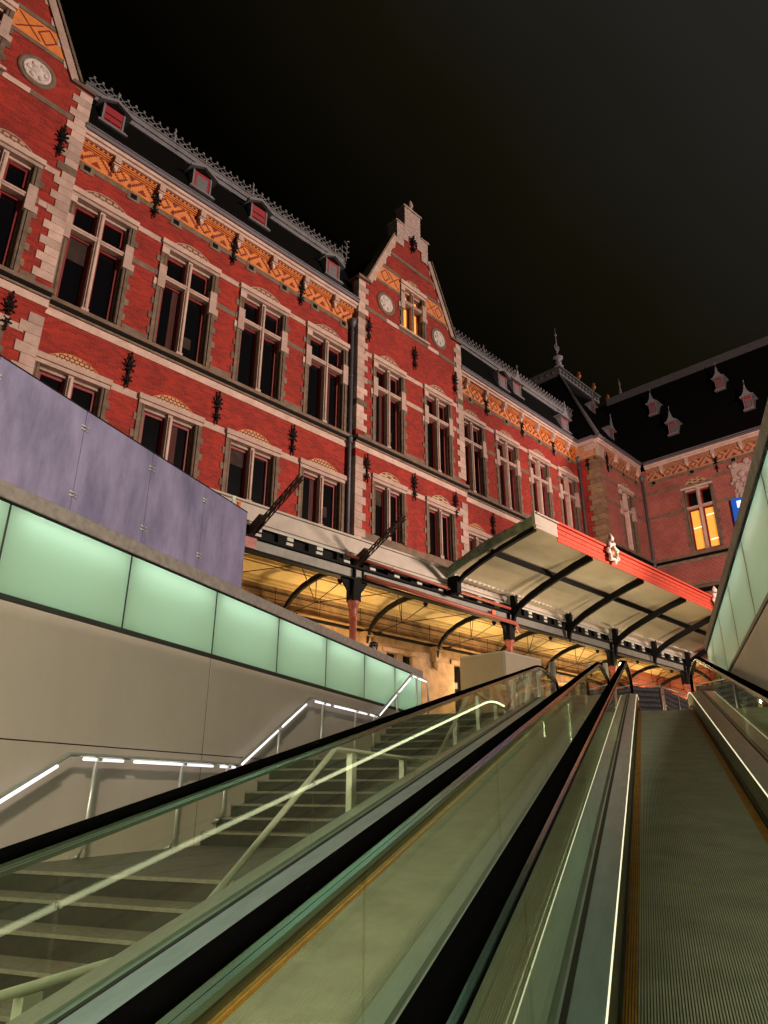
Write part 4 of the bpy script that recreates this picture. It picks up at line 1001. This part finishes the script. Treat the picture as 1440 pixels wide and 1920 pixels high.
# ================================================================ PORCH CANOPY
po = ST_('porch_canopy', 'rising porch canopy with coral red valance jutting out over the street', 'canopy')
ph = [(5.02, 6.98), (5.6, 7.21), (6.2, 7.42), (6.9, 7.62), (7.6, 7.78), (8.2, 7.90), (8.68, 7.98)]
PX0, PX1 = 18.45, 39
k = MB()
for (a, za), (b, zb) in zip(ph[:-1], ph[1:]): k.hexa([(PX0, -a, za), (PX1, -a, za), (PX1, -b, zb), (PX0, -b, zb), (PX0, -a, za+.03), (PX1, -a, za+.03), (PX1, -b, zb+.03), (PX0, -b, zb+.03)])
k.build('roof_panel', 'cream', po)
k = MB()
for (a, za), (b, zb) in zip(ph[:-1], ph[1:]): k.hexa([(PX0-.04, -a, za-.02), (PX0+.0, -a, za-.02), (PX0+.0, -b, zb-.02), (PX0-.04, -b, zb-.02), (PX0-.04, -a, za+.30), (PX0+.0, -a, za+.30), (PX0+.0, -b, zb+.33), (PX0-.04, -b, zb+.33)])
k.build('side_fascia', 'verdigris', po)
k = MB(); k.box(PX0-.05, 19.7, -8.78, -8.69, 7.86, 8.33); k.box(PX0-.12, PX0+.25, -8.80, -8.68, 7.95, 8.42); k.box(PX0-.05, 19.72, -8.86, -8.6, 8.33, 8.38); k.build('corner_board', 'cgrey', po)
k = MB(); a, b = 19.70, PX1
for z0, z1, d in ((7.86, 7.93, 8.78), (7.93, 8.02, 8.74), (8.02, 8.17, 8.77), (8.17, 8.22, 8.81), (8.22, 8.33, 8.77), (8.33, 8.41, 8.85)): k.box(a, b, -d, -8.68, z0+.001, z1-.001, 0)
x = a
while x < b:
    k.prism([(x, 7.86), (x, 7.74), (x+.055, 7.70), (x+.11, 7.74), (x+.11, 7.86)], -8.765, -8.74, lambda u, v, q: (u, q, v)); x += .12
x = a+.5
while x < b: k.box(x, x+.05, -8.778, -8.76, 8.07, 8.12, 1); x += .55
k.build('valance', ['porch_red', 'motif'], po)
for i in range(5):
    x = 22.25+4.04*i
    pr_ = [(5.16, 5.85), (5.2, 6.2), (5.45, 6.5), (5.9, 6.76), (6.5, 7.02), (7.2, 7.29), (7.9, 7.54), (8.6, 7.74)]
    k = MB()
    for j, ((a, za), (b, zb)) in enumerate(zip(pr_[:-1], pr_[1:])):
        t0, t1 = .22, .22
        k.hexa([(x-.06, -a, za-.05), (x+.06, -a, za-.05), (x+.06, -b, zb-.05), (x-.06, -b, zb-.05), (x-.06, -a+(.12 if j < 2 else 0), za+t0), (x+.06, -a+(.12 if j < 2 else 0), za+t0), (x+.06, -b+(.12 if j < 1 else 0), zb+t1), (x-.06, -b+(.12 if j < 1 else 0), zb+t1)])
    k.box(x-.09, x+.09, -5.3, -5.07, 6.4, 7.05)
    k.build('curved_rib', 'black', po)
k = MB()
pr_ = [(5.25, 6.55), (5.7, 6.90), (6.4, 7.20), (7.2, 7.47), (8.0, 7.70), (8.66, 7.86)]
for (a, za), (b, zb) in zip(pr_[:-1], pr_[1:]): k.hexa([(18.46, -a, za-.05), (18.60, -a, za-.05), (18.60, -b, zb-.05), (18.46, -b, zb-.05), (18.46, -a, za+.12), (18.60, -a, za+.12), (18.60, -b, zb+.10), (18.46, -b, zb+.10)])
k.box(18.4, 18.62, -5.5, -5.07, 6.35, 6.95); k.build('end_rib', 'black', po)
k = MB(); k.box(PX0+.1, PX1, -6.95, -6.86, 7.42, 7.60); k.build('purlin', 'black', po)
k = MB(); k.box(PX0+.1, PX1, -6.80, -6.72, 7.46, 7.565); k.box(PX0+.1, PX1, -5.28, -5.18, 7.02, 7.10)
x = PX0+.3
while x < PX1: k.box(x, x+.10, -5.30, -5.285, 6.98, 7.08); x += .28
k.build('moulding', 'cgrey', po)
for x in (23.3, 33.2):
    k = MB(); n_ = 12
    pts = [(x+.29*math.cos(t)*(1+.12*math.sin(5*t)), -8.92, 8.16+.29*math.sin(t)*(1+.12*math.sin(5*t))) for t in [2*math.pi*q/30 for q in range(31)]]
    k.tube(pts, .06, n=6)
    for q in range(7): a_ = q*2*math.pi/7+.4; k.lathe([(.10, 0), (.11, .06), (.03, .12)], (x+.35*math.cos(a_), -8.88, 8.16+.35*math.sin(a_)), 7, 0, 'y')
    k.lathe([(.25, 0), (.24, .06), (.15, .12), (.02, .14)], (x, -8.86, 8.16), 16, 1, 'y'); k.lathe([(.08, 0), (.12, .12), (.02, .3)], (x, -8.9, 8.6), 8)
    k.build('coat_of_arms', ['medal', 'gold'], po)
# ================================================================ STREET THINGS
hb = thing('hoarding_box', 'beige board site hut standing behind the red column', 'site hut', (-3.84, 20.24, ST))
A_, B_, C_ = Vector((-5.31, 20.83)), Vector((-3.84, 20.24)), Vector((-3.05, 22.05)); D_ = A_+C_-B_
k = MB(); k.hexa([(p.x+3.84, p.y-20.24, 0) for p in (A_, B_, C_, D_)] + [(p.x+3.84, p.y-20.24, 2.25) for p in (A_, B_, C_, D_)]); k.build('board_wall', 'board', hb, bevel=.01)
k = MB(); k.hexa([(p.x+3.84, p.y-20.24, 2.251) for p in (A_, B_, C_, D_)] + [(p.x+3.84, p.y-20.24, 2.30) for p in (A_, B_, C_, D_)]); k.box(-.03, .05, -.05, .03, 0, 2.25); k.build('edge_trim', 'cgrey', hb)
def fence(p, q, label, sag):
    p, q = Vector(p), Vector(q); t = thing('site_fence', label, 'fence', (p.x, p.y, ST), math.atan2(q.y-p.y, q.x-p.x), 'site fence panels beyond the belt'); Lf = (q-p).length
    k = MB()
    for z in (.1, 1.95): k.tube([(0, 0, z), (Lf, 0, z)], .02, n=6)
    for x in (0, Lf*.34, Lf): k.tube([(x, 0, 0), (x, 0, 2.0)], .024, n=6)
    for z in (.8, 1.3): k.box(-.07, .10, -.04, .04, z, z+.05)
    k.build('tube_frame', 'steel_m', t)
    k = MB(); n_ = 36; m_ = 10
    for i in range(n_):
        for j in range(m_):
            def v(a, b): return (Lf*a/n_, .03+.03*math.sin(a*.31+b*.35+sag)*math.sin(a*.13+b*.2), .12+(1.80-.12*sag*abs(math.sin(a/n_*math.pi)))*b/m_)
            k.face([v(i, j), v(i+1, j), v(i+1, j+1), v(i, j+1)], 0, True)
    o = k.build('dark_sheet', 'mesh', t); md = o.modifiers.new('thick', 'SOLIDIFY'); md.thickness = .004
fence((-3.2, 25.0), (-1.35, 24.6), 'black-sheeted site fence panel seen through the middle balustrade', 1)
fence((-1.25, 24.6), (.32, 26.9), 'black-sheeted site fence panel straight beyond the top of the belt', .5)
fence((.40, 27.1), (1.9, 31.6), 'sagging black-sheeted site fence panel beside the far red column', 1)
def post(label, p, h, r, mt, lean=0, band=False):
    t = thing('steel_post', label, 'post', (p[0], p[1], ST)); k = MB(); k.tube([(0, 0, 0), (lean, 0, h)], r, n=14); k.lathe([(r*1.5, 0), (r*1.5, .02)], (0, 0, 0), 12); k.build('shaft', mt, t)
    if band: k = MB(); k.tube([(0, 0, .0), (0, 0, .9)], r*1.08, n=14); k.build('yellow_sleeve', 'yellow', t)
post('shiny steel post with yellow sleeve behind the left handrail end', (-2.22, 17.9), 1.50, .075, 'steel', 0, True)
post('pale leaning post behind the middle handrail', (-1.13, 18.4), 1.5, .05, 'cgrey', -.28)
post('upright pale post just right of the leaning post', (-.97, 18.2), 1.45, .055, 'cgrey')
post('slim steel post left of the leaning post', (-1.55, 18.6), 1.3, .04, 'steel_m')
post('short steel post seen through the glass near the stair top', (-2.9, 18.0), 1.15, .05, 'steel_m')
# street lantern by the third column
ln = thing('street_lantern', 'glowing white lantern on an iron arm beside the red column', 'lantern', tuple(F(30.55, 5.2, ST)), ROTB)
k = MB(); k.tube([(0, 0, 0), (0, 0, 3.55)], [.07, .035], n=8); k.lathe([(.16, 0), (.10, .3), (.05, .5)], (0, 0, 0), 10); k.lathe([(.12, 0), (.14, .04), (.05, .12)], (0, 0, 3.98), 10); k.build('pole', 'iron', ln)
k = MB(); k.lathe([(.07, 0), (.10, .1), (.10, .32), (.07, .42)], (0, 0, 3.56), 12); k.build('lamp_glass', 'warm_lamp', ln)
# canopy lanterns (light sources under the canopy)
for i, x in enumerate((8.3, 16.3, 24.5, 32.6, 40.7)):
    t = thing('wall_lantern', ['round lantern under the canopy hidden by the lilac hoarding', 'round lantern under the canopy left of the first red column', 'round lantern under the canopy above the beige site hut', 'round lantern under the canopy near the street lantern', 'round lantern at the far end under the canopy'][i], 'lantern', tuple(F(x, 1.5, 4.3)), ROTB, 'lanterns on the ground-floor wall under the canopy')
    k = MB(); k.tube([(0, .4, .0), (0, .1, .05), (0, 0, -.02)], .02, n=6); k.lathe([(.06, 0), (.12, -.03), (.03, .05)], (0, 0, .14), 10); k.build('bracket', 'iron', t)
    k = MB(); k.lathe([(.03, -.14), (.09, -.11), (.12, -.02), (.11, .06), (.06, .13)], (0, 0, 0), 12); k.build('globe', 'warm_lamp', t)
    lamp('canopy_lamp', 'POINT', F(x, 2.6, 4.0), 640, (1, .68, .29), .25)
# ================================================================ PERSON behind the wall
def skin_chain(name, verts, edges, rads, mt, parent, root=0):
    me = bpy.data.meshes.new(name); me.from_pydata(verts, edges, []); me.materials.append(M[mt]); o = bpy.data.objects.new(name, me); col.objects.link(o); o.parent = parent
    md = o.modifiers.new('skin', 'SKIN'); 
    for i, r_ in enumerate(rads): me.skin_vertices[0].data[i].radius = (r_, r_) if not isinstance(r_, tuple) else r_
    me.skin_vertices[0].data[root].use_root = True
    s_ = o.modifiers.new('sub', 'SUBSURF'); s_.levels = 2; s_.render_levels = 2
    for p in me.polygons: p.use_smooth = True
    md.use_smooth_shade = True
    return o
pe = thing('person', 'person with black cap and hair peering over the coping, hand raised to the face', 'person', (-5.98, 15.35, ST), R(15))
bv = [(0, 0, .95), (0, 0, 1.15), (0, .01, 1.36), (0, .02, 1.47), (0, .0, 1.55), (0, -.01, 1.63), (0, 0, 1.71),
      (-.18, .01, 1.40), (-.24, .0, 1.12), (-.22, -.1, .88), (.18, .01, 1.40), (.30, -.10, 1.22), (.16, -.24, 1.42), (.11, -.23, 1.53),
      (-.10, 0, .90), (-.11, 0, .5), (-.11, .02, .08), (-.11, -.12, .04), (.10, 0, .90), (.11, .02, .5), (.11, .04, .08), (.11, -.10, .04)]
be = [(0, 1), (1, 2), (2, 3), (3, 4), (4, 5), (5, 6), (2, 7), (7, 8), (8, 9), (2, 10), (10, 11), (11, 12), (12, 13), (0, 14), (14, 15), (15, 16), (16, 17), (0, 18), (18, 19), (19, 20), (20, 21)]
br_ = [.14, .13, .15, .06, .055, .085, .06, .06, .045, .035, .06, .045, .035, .03, .09, .06, .04, .04, .09, .06, .04, .04]
skin_chain('body', bv, be, br_, 'skin', pe)
k = MB(); k.lathe([(.07, -.115), (.088, -.06), (.098, .0), (.10, .05), (.085, .10), (.04, .13)], (0, .012, 1.635), 14); k.build('hair', 'hair', pe)
k = MB(); k.lathe([(.108, 0), (.110, .05), (.085, .10), (.03, .12)], (0, .0, 1.665), 16); k.box(-.07, .07, -.19, -.09, 1.665, 1.68); k.build('cap', 'hair', pe)
skin_chain('jacket', [(0, 0, .90), (0, 0, 1.15), (0, .01, 1.36), (0, .02, 1.45), (-.19, .01, 1.40), (-.25, .0, 1.12), (-.225, -.09, .92), (.19, .01, 1.40), (.31, -.10, 1.22), (.19, -.21, 1.38)], [(0, 1), (1, 2), (2, 3), (2, 4), (4, 5), (5, 6), (2, 7), (7, 8), (8, 9)], [.16, .15, .17, .08, .075, .06, .05, .075, .06, .05], 'cloth', pe)
skin_chain('trousers', [(0, 0, .93), (-.10, 0, .86), (-.11, 0, .5), (-.11, .02, .1), (.10, 0, .86), (.11, .02, .5), (.11, .04, .1)], [(0, 1), (1, 2), (2, 3), (0, 4), (4, 5), (5, 6)], [.15, .10, .075, .06, .10, .075, .06], 'denim', pe)
k = MB()
for q in range(4): k.tube([(.10-.012*q, -.235, 1.53+.02*q), (.06-.012*q, -.26, 1.55+.02*q), (.02-.008*q, -.245, 1.555+.02*q)], [.010, .009, .007], n=6)
k.tube([(.11, -.22, 1.53), (.08, -.215, 1.51), (.05, -.225, 1.52)], [.012, .010, .008], n=6)
k.build('hand', 'skin', pe)
ph_ = MB(); ph_.box(-.035, .10, -.235, -.225, 1.52, 1.60); ph = ph_.build('phone', 'phone'); ph.location = pe.location; ph.rotation_euler = pe.rotation_euler; ph['label'] = 'black phone held up to the face of the person'; ph['category'] = 'phone'
